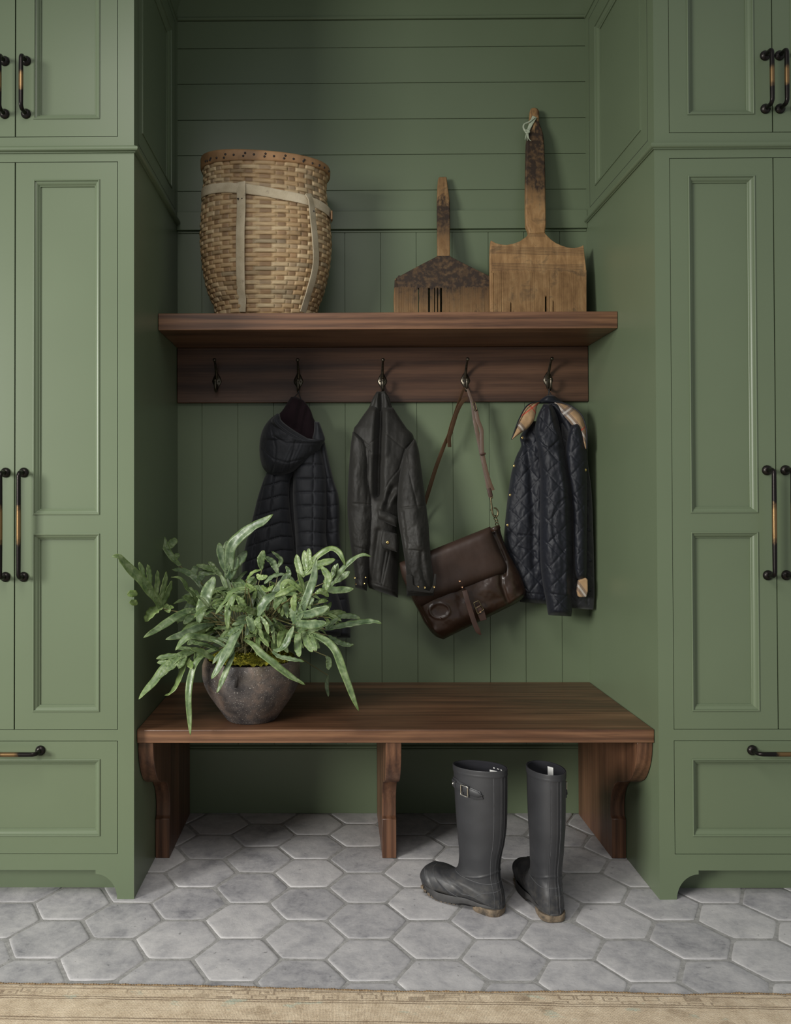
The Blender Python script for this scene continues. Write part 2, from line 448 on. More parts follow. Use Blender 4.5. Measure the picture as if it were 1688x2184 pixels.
def cabinet(xin, xout, label, sgn):
    """sgn = +1: alcove to the right (left-hand cabinet); -1: mirrored"""
    xa, xb = min(xin, xout), max(xin, xout)
    t = thing('tall_cabinet', label, 'cabinet', ((xa + xb) / 2, .3, 0), 'green built-in tall cabinets')
    stile = .0436 if sgn > 0 else .0405
    di = xin - sgn * stile; do = xout + sgn * stile                  # door field
    d0, d1 = min(di, do), max(di, do); mid = (d0 + d1) / 2
    # face frame with three openings
    b = B()
    zs = [.0775, .1197, .4215, .4505, 1.9795, 2.0468, 2.66, Z_TOP]
    plate(b, [xa, d0, d1, xb], zs, {(1, 1), (1, 3), (1, 5)}, 0, .022, ident)
    b.make('face_frame', M['paint'], parent=t, bevel=.0007, seg=1)
    # interior box kept dark behind the gaps
    b = B(); b.box(xa + .045, xb - .045, .026, .60, .085, Z_TOP - .01)
    b.make('carcass', M['dark_gap'], parent=t)
    # foot brackets and recessed toe kick
    b = B()
    for s, e in ((xin, sgn), (xout, -sgn)):
        b = B()
        f = s - e * .0452; st = s - e * .1033
        pts = [(s, 0), (s, .0775), (st, .0775), (st, .067)]
        for a in np.linspace(PI / 2, 0, 12)[0:]:
            pts.append((st + (f - st) * math.cos(a), .0 + .067 * math.sin(a) ** 1.0 if a > 0 else 0))
        b.prism([(x, 0, z) for x, z in pts], (0, .022, 0))
        b.make('bracket_foot', M['paint'], parent=t, smooth=30)
    b = B(); b.box(xa + .03, xb - .03, .068, .08, 0, .0775)
    b.make('toe_kick', M['paint'], parent=t)
    # side towards the alcove with a moulded upper panel
    b = B()
    mk = (lambda a, y, z: (xin - sgn * y, a, z)) if True else None
    sx = [.022, .094, .512, DEP + .004]; sz = [0, 2.096, 2.628, Z_TOP + .01]
    plate(b, sx, sz, {(1, 1)}, 0, .02, mk)
    b2 = B(); sunk(b2, .094, .512, 2.096, 2.628, 0, mk, .024, .013); b.add(b2.v, b2.f)
    for a0, a1, c0, c1 in ((.0445, .0460, 2.046, 2.684), (.570, .5715, 2.046, 2.684), (.0445, .5715, 2.0455, 2.047), (.0445, .5715, 2.683, 2.6845)):
        p0, p1 = xin - sgn * .002, xin + sgn * .00025
        b.box(min(p0, p1), max(p0, p1), a0, a1, c0, c1, 1)
    b.make('side_panel', [M['paint'], M['dark_gap']], parent=t, smooth=42)
    b = B(); p0, p1 = xin - sgn * .02, xin + sgn * .0035
    b.box(min(p0, p1), max(p0, p1), .0, DEP - .002, Z_TOP - .001, Z_TOP + .0125)
    b.make('top_rail', M['paint'], parent=t, bevel=.002)
    # half-round bead wrapping the front and the alcove side
    b = B(); prof = [(0, 2.0215), (.004, 2.0215), (.0045, 2.0195), (.009, 2.0185), (.0118, 2.0155), (.0125, 2.012), (.0118, 2.0085), (.009, 2.0055), (.0045, 2.0045), (.004, 2.0025), (0, 2.0025)]
    rows = [[(xout, -o, z) for o, z in prof], [(xin + sgn * o, -o, z) for o, z in prof], [(xin + sgn * o, DEP - .002, z) for o, z in prof]]
    b.grid(np.array(rows), flip=sgn < 0)
    b.make('bead_moulding', M['paint'], parent=t, smooth=50)
    gp = .0017
    # doors: inner one beside the alcove first
    for side in (0, 1):
        e0, e1 = (di, mid) if side == 0 else (mid, do)
        a0, a1 = min(e0, e1) + gp, max(e0, e1) - gp
        p0, p1 = a0 + .0475, a1 - .0475
        lo = door(t, a0, a1, .4505 + gp, 1.9795 - gp, [(p0, p1, .499, .976), (p0, p1, 1.0265, 1.9315)])
        up = door(t, a0, a1, 2.0468 + gp, 2.66 - gp, [(p0, p1, 2.0955, 2.61)])
        hx = mid + (sgn if side == 0 else -sgn) * .0245
        lo.matrix_world_loc = t.matrix_world_loc; up.matrix_world_loc = t.matrix_world_loc
        pull(hx, 1.0003, .140, True, parent=lo)
        hx = mid + (sgn if side == 0 else -sgn) * .0290 if sgn > 0 else mid + (sgn if side == 0 else -sgn) * .0195
        pull(hx, 2.182, .0718, True, parent=up)
    b = B(); plate(b, [d0 + gp, d0 + .0475, d1 - .0475, d1 - gp], [.1197 + gp, .168, .3727, .4215 - gp], {(1, 1)}, 0, .02, ident)
    sunk(b, d0 + .0475, d1 - .0475, .168, .3727, 0, ident)
    dr = b.make('drawer', M['paint'], parent=t, smooth=42)
    dr.matrix_world_loc = t.matrix_world_loc
    pull((xa + xb) / 2, .396, .0705, False, parent=dr)
    return t
cabinet(XL, -1.191, 'tall sage green built-in cabinet left of the bench, beside the fern', 1)
cabinet(XR, 1.4885, 'tall sage green built-in cabinet right of the bench, beside the rain boots', -1)
# ================================================================== WALNUT BENCH
bench = thing('bench', 'long walnut bench with scrolled supports spanning the alcove between the cabinets', 'bench', (.152, .32, 0))
b = B(); b.box(XL + .0012, XR - .0012, .026, DEP - .005, .4073, BENCH_Z)
b.make('seat_board', M['walnut'], parent=bench, bevel=.0022)
prof_px = [(1392.5, 1585), (1392, 1602), (1390, 1622), (1386, 1640), (1380.5, 1655), (1375.8, 1662.4), (1370, 1666), (1362, 1667.5), (1346, 1667.5), (1341, 1673), (1337.5, 1681), (1335, 1690), (1333, 1704), (1332.3, 1720), (1332.8, 1738), (1333.5, 1741.5), (1335.6, 1747), (1335.8, 1780), (1335.9, 1830)]
LP = [onX(u, v, .8502) for u, v in prof_px]
prof = [(p[1], p[2]) for p in LP]; prof[0] = (prof[0][0], .4073); prof[-1] = (prof[-1][0], 0.0)
S = smooth_curve(prof[:9], 34); S2 = smooth_curve(prof[8:15], 24)
outline = [tuple(p) for p in S] + [tuple(p) for p in S2[1:]] + prof[15:]
outline += [(DEP - .014, 0.0), (DEP - .014, .4073)]
for x0, x1 in ((XL + .0016, XL + .0430), (.1290, .1706), (XR - .0430, XR - .0016)):
    b = B(); b.prism([(x0, y, z) for y, z in outline], (x1 - x0, 0, 0))
    b.make('support', M['walnut_leg'], parent=bench, smooth=30, bevel=.0012, seg=1)

# ================================================================== WALL SHELF WITH HOOK RAIL
SH_Z, SH_Y = 1.634, .298
shelf = thing('coat_shelf', 'thick walnut shelf with a five-hook coat rail fixed across the alcove', 'shelf', (.152, DEP - .01, 1.49))
b = B(); b.box(XL + .0012, XR - .0012, SH_Y, DEP - .016, 1.5825, SH_Z)
b.make('shelf_board', M['walnut'], parent=shelf, bevel=.0015)
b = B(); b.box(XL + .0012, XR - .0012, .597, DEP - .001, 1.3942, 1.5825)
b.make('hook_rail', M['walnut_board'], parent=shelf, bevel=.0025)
BY = .597
def hook(u, v):
    """u, v: the middle of the base plate in the photograph"""
    p = onY(u, v, BY); cx, cz = p[0], p[2]
    t = B()
    # diamond base plate
    ol = [(1.22 * x_, 1.12 * z_) for x_, z_ in [(0, .030), (.006, .022), (.0115, .010), (.0135, .002), (.011, -.006), (.0055, -.015), (.003, -.024), (-.003, -.024), (-.0055, -.015), (-.011, -.006), (-.0135, .002), (-.0115, .010), (-.006, .022)]]
    rim = np.array([(cx + x, BY - .0012, cz + z) for x, z in ol]); top = np.array([(cx + x * .8, BY - .0042, cz + z * .85) for x, z in ol])
    base = np.array([(cx + x, BY + .001, cz + z) for x, z in ol])
    t.grid(np.array([base, rim, top]), cv=True, cap1=True, flip=False)
    for s in (-1, 1): t.ball((cx + s * .0078, BY - .004, cz + .001), .0028, 10)
    # long upper prong
    path = smooth_curve([(cx, BY - .003, cz + .010), (cx, BY - .012, cz + .024), (cx, BY - .024, cz + .040), (cx, BY - .040, cz + .056), (cx, BY - .058, cz + .066)], 18)
    t.tube(path, [.0058 - .0024 * (k / 17) ** .7 for k in range(18)], 12)
    t.ball(path[-1], .0062, 14)
    # lower curled prong
    path = smooth_curve([(cx, BY - .003, cz - .010), (cx, BY - .010, cz - .026), (cx, BY - .024, cz - .034), (cx, BY - .038, cz - .026), (cx, BY - .043, cz - .010), (cx, BY - .043, cz + .001)], 22)
    t.tube(path, [.0060 - .0022 * (k / 21) ** .6 for k in range(22)], 12)
    t.ball(path[-1], .0058, 14)
    n = t.make('coat_hook', M['hook_metal'], parent=shelf, smooth=60)
    return cx, cz
flat_mat('hook_metal', (.085, .074, .056), .30, .9, .5, var=.4, vs=120)
HOOKS = [hook(u, v) for u, v in ((463, 815), (637, 815), (815.5, 815), (992.5, 813.5), (1169, 812.5))]

# ================================================================== CARDING COMBS / SCOOPS ON THE SHELF
def old_wood(name, z0, z1, dark_lo, dark_hi, tint=1.0):
    """worn beech; a burnt / greasy dark zone between two heights (wear with its own ragged edge)"""
    t = NT(name)
    v = t.sep(t.oc())
    g = t.noise(t.mapped((70, 70, 3.0)), 1, 4, .6, .5); p = t.noise(t.oc(), 16, 5, .65, .6); q = t.noise(t.oc(), 60, 4, .6)
    base = t.ramp(t.math('ADD', t.math('MULTIPLY', g, .5), t.math('MULTIPLY', p, .5)), [(.3, tuple(tint * c for c in (.14, .072, .028))), (.5, tuple(tint * c for c in (.27, .155, .066))), (.7, tuple(tint * c for c in (.40, .255, .12)))])
    h = t.math('ADD', v[2], t.math('MULTIPLY', t.math('ADD', t.math('SUBTRACT', p, .5), t.math('MULTIPLY', t.math('SUBTRACT', g, .5), .8)), .22))
    f = t.math('MULTIPLY', t.rng(h, dark_lo - .045, dark_lo + .045), t.rng(h, dark_hi + .02, dark_hi - .02))
    f = t.math('MULTIPLY', f, t.rng(q, .30, .55, .62, 1))
    blot = t.math('MULTIPLY', t.rng(p, .53, .62), .5)
    f = t.math('MAXIMUM', f, blot)
    t.set(t.mix(f, base, (.030, .019, .013)), .6, 0, .3); t.bump(t.math('ADD', g, q), .3, .0012)
    M[name] = t.mat; return t.mat
def board_pts(frame, L):
    p0, n = frame; return [onPlane(u, v, p0, n) for u, v in L]
def comb(label, px_outline, y_base, y_top, v_top, thick, teeth_px, mats, handle_px=None, cond=None):
    """flat outline leaning on the wall. teeth_px: (u_left, u_right, v_top, v_bottom, gaps)"""
    u0 = px_outline[0][0]
    top = onY(u0, v_top, y_top); bot = np.array([top[0], y_base, SH_Z])
    d = top - bot; d[0] = 0; d /= np.linalg.norm(d)
    n = np.array([0, -d[2], d[1]])                                  # towards the viewer
    fr = (bot, n); ext = -n * thick
    xm = onPlane(np.mean([p[0] for p in px_outline]), px_outline[0][1], *fr)[0]
    t = thing('wooden_comb', label, 'comb', (xm, y_base + .01, SH_Z), 'old wooden combs on the shelf')
    return t, fr, ext, d
z4 = zpx(800, 220, .2962)
# --- small comb
small_head = z4([(450, 1098), (440, 1106), (310, 1173), (182, 1242), (172, 1236), (165, 1248), (150, 1262), (143, 1275), (140, 1330)]) + z4([(856, 1330), (850, 1268), (836, 1240), (822, 1242), (700, 1182), (550, 1106), (544, 1098)])
t, fr, ext, d = comb('smaller old wooden comb with a dark gabled head and broken teeth, on the shelf', z4([(488, 527)]), .49, .588, 376, .016, None, None)
old_wood('comb_dark', 0, 0, .02, .30, .9); old_wood('comb_handle', 0, 0, .31, .44, .8); old_wood('comb_teeth', 0, 0, .10, .6, .72)
b = B(); b.prism(board_pts(fr, small_head), ext); b.make('comb_head', M['comb_dark'], parent=t, bevel=.0016)
hp = z4([(452, 1112), (450, 900), (449, 700), (452, 600), (457, 545), (462, 528), (518, 526), (522, 560), (530, 620), (540, 690), (543, 850), (543, 1112)])
b = B(); b.prism(np.array(board_pts(fr, hp)) + ext * .1, ext * 1.0); b.make('comb_handle', M['comb_handle'], parent=t, bevel=.003)
def tooth_row(t, fr, ext, u0, u1, vt, vb, pitch, gaps, mat, zbot, rs, lean=0):
    b = B(); rn = random.Random(rs); u = u0
    while u < u1 - .5:
        w = min(pitch, u1 - u); end = None
        hit = [q for q in gaps if q[0] <= u + w / 2 <= q[1]]
        if hit and len(hit[0]) == 2: u += w; continue
        if hit: end = hit[0][2]
        gw = .34 + rn.uniform(-.15, .15)
        top = vt + rn.uniform(-1.5, 1.5); sk = rn.uniform(-.5, .5) if rn.random() < .12 else 0
        q = [onPlane(u + gw * .5, top, *fr), onPlane(u + w - gw * .5, top, *fr), onPlane(u + w - gw * .5 + sk, vb, *fr), onPlane(u + gw * .5 + sk, vb, *fr)]
        if end: q[2] = onPlane(u + w - gw * .5, end + 2, *fr); q[3] = onPlane(u + gw * .5, end - 2, *fr)
        for k in () if end else (2, 3):                                               # run down to the shelf
            a = q[1] if k == 2 else q[0]; s = (a[2] - zbot) / (a[2] - q[k][2]); q[k] = a + (q[k] - a) * s
        dz = rn.uniform(0, .0006)
        b.prism(np.array(q) - ext * dz / .016, ext * .85); u += w
    return b.make('tooth_row', mat, parent=t, smooth=0)
tooth_row(t, fr, ext, 842.5, 1052, 612, 666, 2.15, [(891.5, 894.5), (914.5, 917), (926, 928), (933, 935), (940, 943.5), (960, 961.5)], M['comb_teeth'], SH_Z + .0036, 5)
b = B(); ol = z4([(145, 1262), (160, 1262), (172, 1330), (172, 1505), (140, 1505), (136, 1400)])
P = np.array(board_pts(fr, ol)); P[:, 2] = np.maximum(P[:, 2], SH_Z); 
for k in (3, 4): P[k] += d * ((SH_Z + .0042 - P[k][2]) / d[2])
b.prism(P, ext); b.make('side_cheek', M['comb_handle'], parent=t, bevel=.002)
# --- large comb
old_wood('big_head', 0, 0, .9, .95, 1.0); old_wood('big_handle', 0, 0, .44, .70, 1.05); old_wood('big_teeth', 0, 0, .5, .6, .85)
t, fr, ext, d = comb('taller old wooden comb with a long charred handle and concave shoulders, on the shelf', z4([(1150, 35)]), .462, .588, 232, .018, None, None)
head = z4([(1104, 925), (1110, 936), (1090, 962), (1045, 993), (1000, 1010), (950, 1020), (905, 1016), (870, 1006), (848, 994), (836, 987), (833, 1010), (829, 1070), (829, 1222)])
head += z4([(1524, 1222), (1522, 1180), (1512, 1100), (1506, 1040), (1503, 1020), (1488, 1030), (1462, 1038), (1430, 1042), (1385, 1037), (1345, 1024), (1305, 1006), (1270, 982), (1240, 952), (1226, 936), (1228, 925)])
b = B(); b.prism(board_pts(fr, head), ext); 
b.make('comb_head', M['big_head'], parent=t, bevel=.0016)
for v0, k in ((1032, 7), (1152, 7), (940, 3)):                       # scribed lines, thin raised-and-cut strips
    b = B()
    for i in range(k):
        v = v0 + i * 8.2; u0, u1 = (842, 1505) if v0 > 1000 else (1108, 1228)
        sl = .018 * (u1 - u0)
        q = board_pts(fr, z4([(u0, v), (u1, v + sl), (u1, v + sl + 2.0), (u0, v + 2.0)]))
        b.prism(np.array(q) - ext * .008, ext * .02)
    b.make('scribed_band', M['scribe'] if 'scribe' in M else flat_mat('scribe', (.045, .026, .014), .8), parent=t, smooth=0)
hp = z4([(1110, 940), (1104, 918), (1089, 880), (1086, 780), (1086, 600), (1089, 420), (1092, 290), (1103, 210), (1114, 150), (1116, 100), (1120, 48), (1128, 34), (1150, 31), (1172, 38), (1184, 58), (1185, 140), (1200, 180), (1214, 225), (1222, 300), (1228, 480), (1231, 700), (1234, 860), (1232, 890), (1226, 925), (1227, 940)])
b = B(); b.prism(np.array(board_pts(fr, hp)) - ext * .15, ext * 1.25); b.make('comb_handle', M['big_handle'], parent=t, bevel=.0045)
tooth_row(t, fr, ext, 1053.5, 1251.5, 577, 664, 2.1, [(1089.0, 1092, 645), (1163.5, 1166, 631), (1178.5, 1182, 641)], M['big_teeth'], SH_Z + .0042, 8)
b = B(); ol = z4([(829, 1200), (856, 1215), (856, 1500), (829, 1500)])
P = np.array(board_pts(fr, ol))
for k in (2, 3): P[k] += d * ((SH_Z + .0042 - P[k][2]) / d[2])
b.prism(P, ext); b.make('side_cheek', M['big_head'], parent=t, bevel=.003)
# cloth tie knotted through the handle
flat_mat('tie_cloth', (.36, .40, .30), .85, 0, .2, (200, .4), .15, 60)
b = B()
T = lambda L, o: [onPlane(*p, fr[0] + fr[1] * o, fr[1]) for p in z4(L)]
b.tube(smooth_curve(T([(1150, 100), (1135, 130), (1118, 165), (1102, 205)], .006), 20), np.linspace(1.25, .7, 20), 12, flat=(.013, .004), up=fr[1])
b.tube(smooth_curve(T([(1150, 105), (1112, 135), (1080, 150), (1070, 172), (1082, 200), (1096, 215)], .010), 24), .0030, 10)
b.tube(smooth_curve(T([(1080, 200), (1098, 196), (1112, 206), (1098, 216), (1086, 208)], .012), 16), .0034, 10)
b.tube(smooth_curve(T([(1098, 205), (1090, 235), (1082, 262)], .010), 10), np.linspace(.0034, .0012, 10), 8)
b.tube(smooth_curve(T([(1100, 205), (1104, 240), (1112, 262), (1126, 272)], .010), 12), np.linspace(.0036, .0009, 12), 8)
b.tube(smooth_curve(T([(1098, 205), (1096, 240), (1099, 270)], .008), 10), np.linspace(.0034, .001, 10), 8)
b.make('cloth_tie', M['tie_cloth'], parent=t, smooth=70)

# ================================================================== WOVEN PACK BASKET
zb = zpx(380, 300, .23697)
BKY = .452
Lp = zb([(228, 185), (231, 300), (241, 380), (237, 470), (228, 600), (215, 800), (211, 930), (218, 1060), (229, 1180), (250, 1290), (290, 1420), (330, 1500), (352, 1555)])
Rp = zb([(1352, 270), (1346, 340), (1334, 440), (1343, 560), (1360, 660), (1374, 800), (1381, 930), (1374, 1060), (1360, 1180), (1335, 1290), (1295, 1420), (1262, 1500), (1240, 1555)])
LW = np.array([onY(u, v, BKY) for u, v in Lp]); RW = np.array([onY(u, v, BKY) for u, v in Rp])
mx = (LW[:, 0] + RW[:, 0]) / 2; mz = (LW[:, 2] + RW[:, 2]) / 2; hw = (RW[:, 0] - LW[:, 0]) / 2
tz = (LW[:, 2] - RW[:, 2]) / (2 * hw)                                 # slight lean of the courses
mz[-1] = SH_Z + .002; tz[-1] = 0; tz[-2] *= .5
tpar = np.r_[0, np.cumsum(-np.diff(mz))]; TB = tpar[-1]
fx = lambda t: mono(tpar, mx, t); fzc = lambda t: mono(tpar, mz, t); fw = lambda t: mono(tpar, hw, t); ftz = lambda t: mono(tpar, tz, t)
def bpt(t, th, off=0.):
    """t: distance below the rim, th: angle (0 = right, -pi/2 = front)"""
    t = np.asarray(t, float); th = np.asarray(th, float)
    e = .82
    c = np.sign(np.cos(th)) * np.abs(np.cos(th)) ** e; s = np.sign(np.sin(th)) * np.abs(np.sin(th)) ** e
    w = fw(t); dd = np.minimum(w * .60, .124 + 0 * w) * (w / .213) ** .25
    nx, ny = np.cos(th) / w, np.sin(th) / dd; ln = np.hypot(nx, ny)
    x = fx(t) + w * c + off * nx / ln; y = BKY + dd * s + off * ny / ln
    z = fzc(t) + -ftz(t) * (x - fx(t)) + .020 * np.clip(1 - t / .14, 0, 1) * np.clip(s, -1, 1) * 0
    return np.stack([x, y, z], -1)
basket = thing('pack_basket', 'tall woven ash pack basket with canvas shoulder straps, on the shelf', 'basket', (fx(TB), BKY, SH_Z))
NCELL, NROW = 34, 36
ns, nr = 10, 7
s = np.arange(NCELL * ns) / ns                                          # in stakes
tt = np.linspace(.016, TB, NROW * nr + 1); rr = (tt - .016) / (TB - .016) * NROW
TH = s / NCELL * 2 * PI
row = np.floor(np.minimum(rr, NROW - 1e-6)).astype(int); fr_ = rr - row
ph = ((s[None, :] + (row[:, None] % 2)) / 2) % 1.0
over = ph < .68
pos = np.where(over, ph / .68, (ph - .68) / .32)
rowprof = 1 - np.abs(2 * fr_ - 1)[:, None] ** 5
rng_ = np.random.RandomState(5)
cid = (np.floor((s[None, :] + (row[:, None] % 2)) / 2).astype(int)) % (NCELL // 2)
rv = rng_.rand(NROW + 1, NCELL // 2 + 1); rv2 = rng_.rand(NROW + 1, NCELL // 2 + 1)
cell = rv[row[:, None] % NROW, cid]; cell2 = rv2[row[:, None] % NROW, cid]
h = np.where(over, (.0010 + .0024 * np.sin(PI * pos) ** .5) * rowprof * (.75 + .5 * cell2), -.0004 + .0012 * np.sin(PI * pos) ** .5)
h = np.where((pos < .06) | (pos > .94), np.minimum(h, -.0016), h)
h = np.where((np.abs(2 * fr_ - 1)[:, None] > .86), np.minimum(h, -.0012), h)
# gentle irregular dents of the hand-made body
TT = np.broadcast_to(tt[:, None], h.shape); THg = np.broadcast_to(TH[None, :], h.shape)
off = h + .004 * fbm(np.cos(THg) * 2 + 5, TT * 7 + np.sin(THg) * 2, 2)
P = bpt(TT, THg, off)
straw = np.array([.47, .36, .215]); tan = np.array([.335, .225, .118]); grey = np.array([.42, .36, .25]); dk = np.array([.24, .152, .080])
big = .5 + .5 * fbm(np.cos(THg) * 3, TT * 9 + np.sin(THg) * 3, 3)
w1 = np.clip(cell * .75 + (big - .5) * 1.0, 0, 1)[..., None]
colr = np.where(over[..., None], tan * (1 - w1) + straw * w1, dk * (.8 + .5 * cell2[..., None]))
colr = colr * (1 - .35 * (cell2[..., None] > .86)) + (grey - colr) * .25 * (cell[..., None] > .7)
stainz = np.clip(fbm(np.cos(THg) * 4 + 9, TT * 14 + np.sin(THg) * 4, 3) * 1.6 - .35, 0, 1)[..., None]
colr = colr * (1 - .45 * stainz)
b = B(); b.grid(np.transpose(P, (1, 0, 2)), cu=True, flip=True)
cc = np.concatenate([np.transpose(colr, (1, 0, 2)).reshape(-1, 3), np.ones((colr.shape[0] * colr.shape[1], 1))], 1)
# inside of the basket
k0 = len(b.v)
tin = np.linspace(.0, TB - .01, 12); th2 = np.linspace(0, 2 * PI, 64, endpoint=False)
Pin = bpt(tin[:, None] + 0 * th2[None, :], th2[None, :] + 0 * tin[:, None], -.006)
b.grid(np.transpose(Pin, (1, 0, 2)), cu=True)
b.add([tuple(p) for p in Pin[-1]], [tuple(range(64))])
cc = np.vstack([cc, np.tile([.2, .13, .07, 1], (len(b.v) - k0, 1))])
t = NT('ash_splint'); at = t.nd('ShaderNodeAttribute', attribute_name='tone')
gn = t.noise(t.mapped((30, 30, 260)), 1, 3, .6); g2 = t.noise(t.oc(), 150, 3)
t.set(t.mix(1.0, at.outputs['Color'], t.ramp(gn, [(.3, (.78, .76, .72)), (.7, (1.12, 1.1, 1.05))]), 'MULTIPLY'), .55, 0, .35); t.bump(t.math('ADD', gn, g2), .25, .001); M['ash'] = t.mat
b.make('woven_body', M['ash'], parent=basket, smooth=60, colors=cc)
# rim hoop with copper-black nails
flat_mat('rim_wood', (.24, .135, .062), .55, 0, .35, (90, .3, .0012), .35, 14); flat_mat('nail', (.020, .014, .012), .5, .4)
b = B(); th = np.linspace(0, 2 * PI, 121)[:-1]
rows = []
for t_, o in ((.002, -.004), (-.001, .001), (.001, .0055), (.006, .0075), (.027, .0078), (.0315, .006), (.032, .001)):
    rows.append(bpt(np.full(120, t_), th, np.full(120, o)))
b.grid(np.array(rows), cv=True, flip=False)
for px_, py_ in zb([(250, 186), (268, 186), (290, 184), (296, 158), (348, 153), (413, 155), (424, 121), (502, 128), (589, 137), (604, 110), (685, 123), (775, 142), (791, 117), (866, 138), (953, 160), (965, 133), (1042, 163), (1126, 192), (1135, 172), (1208, 208), (1263, 245), (1272, 222), (1308, 255), (1342, 288)]):
    best = None
    tg, ag = np.meshgrid(np.linspace(.001, .024, 24), np.linspace(-PI, 0, 361), indexing='ij')
    C_ = bpt(tg, ag, .0082); dd_ = (C_ - CAMP) @ CM.T
    uu = PCX + FOC * dd_[..., 0] / dd_[..., 1]; vv = PCY - FOC * dd_[..., 2] / dd_[..., 1]
    k = np.argmin((uu - px_) ** 2 + (vv - py_) ** 2); c_ = C_.reshape(-1, 3)[k]
    b.ball(c_, .0036, 10, 1, (1, .5, 1))
b.make('rim_hoop', [M['rim_wood'], M['nail']], parent=basket, smooth=60)
# canvas webbing
def locate(px_, off):
    tg, ag = np.meshgrid(np.linspace(.0, TB, 260), np.linspace(-PI * 1.02, .02, 420), indexing='ij')
    C_ = bpt(tg, ag, off); dd_ = (C_ - CAMP) @ CM.T
    uu = PCX + FOC * dd_[..., 0] / dd_[..., 1]; vv = PCY - FOC * dd_[..., 2] / dd_[..., 1]
    res = []
    for u, v in px_:
        k = np.argmin((uu - u) ** 2 + (vv - v) ** 2); res.append((tg.reshape(-1)[k], ag.reshape(-1)[k]))
    return np.array(res)
def outward(P):
    N = P - np.stack([np.full(len(P), float(np.mean(mx))), np.full(len(P), BKY + .02), P[:, 2]], -1)
    return N / np.linalg.norm(N, axis=1)[:, None]
t = NT('webbing'); v = t.noise(t.mapped((420, 420, 420)), 1, 1); n = t.noise(t.oc(), 22, 4)
st = t.rng(t.noise(t.oc(), 40, 4, .7), .60, .70)
t.set(t.mix(t.math('MULTIPLY', st, .35), t.ramp(n, [(.3, (.36, .30, .20)), (.7, (.50, .43, .31))]), (.13, .10, .08)), .85, 0, .15); t.bump(v, .5, .0015); M['webbing'] = t.mat
belt = locate(zb([(243, 455), (330, 428), (430, 420), (520, 424), (620, 434), (760, 452), (900, 478), (1040, 508), (1160, 536), (1250, 566), (1320, 605), (1352, 635)]), .006)
tb = np.r_[[belt[0, 0]], belt[:, 0], [belt[-1, 0] + .003]]; ab = np.r_[[-PI * 1.06], belt[:, 1], [.08]]
curve = smooth_curve(np.stack([tb, ab], -1), 90)
Pb = bpt(curve[:, 0], curve[:, 1], .0058)
b = B(); b.tube(Pb, 1.0, 12, flat=(.0300, .0030), up=outward(Pb)); b.make('waist_belt', M['webbing'], parent=basket, smooth=60)
def strap(px_, offs, w, riv):
    loc = locate(zb(px_), .007); n = len(loc)
    s0 = np.linspace(0, 1, n); sm = np.linspace(0, 1, 70)
    ta = smooth_curve(np.column_stack([loc, np.array(offs)]), 70)
    P_ = bpt(ta[:, 0], ta[:, 1], ta[:, 2]); P_[-1, 2] = max(P_[-1, 2], SH_Z + .001)
    b = B(); b.tube(P_, 1.0, 12, flat=(w, .0030), up=outward(P_))
    for u, v in zb(riv):
        l = locate([(u, v)], .0105)[0]; c_ = bpt(l[0], l[1], .0105); b.ball(c_, .0030, 10, 1, (1, .6, 1))
    b.make('shoulder_strap', [M['webbing'], M['nail']], parent=basket, smooth=60)
strap([(568, 372), (568, 450), (566, 620), (562, 800), (560, 1000), (562, 1200), (567, 1380), (570, 1540)], [.009, .0092, .008, .009, .009, .008, .007, .004], .0310, [(540, 523), (580, 522)])
strap([(1168, 478), (1196, 540), (1204, 640), (1214, 800), (1221, 950), (1221, 1100), (1205, 1220), (1178, 1340), (1148, 1450), (1128, 1540)], [.009, .0095, .011, .015, .019, .021, .019, .015, .010, .004], .0285, [(1187, 628), (1220, 636)])
b = B(); l = locate(zb([(1352, 660)]), .006)[0]; c_ = bpt(l[0], l[1] + .12, .010)
b.box(c_[0] - .002, c_[0] + .004, c_[1] - .012, c_[1] + .012, c_[2] - .016, c_[2] + .012)
b.make('buckle', M['rim_wood'], parent=basket, bevel=.0015)
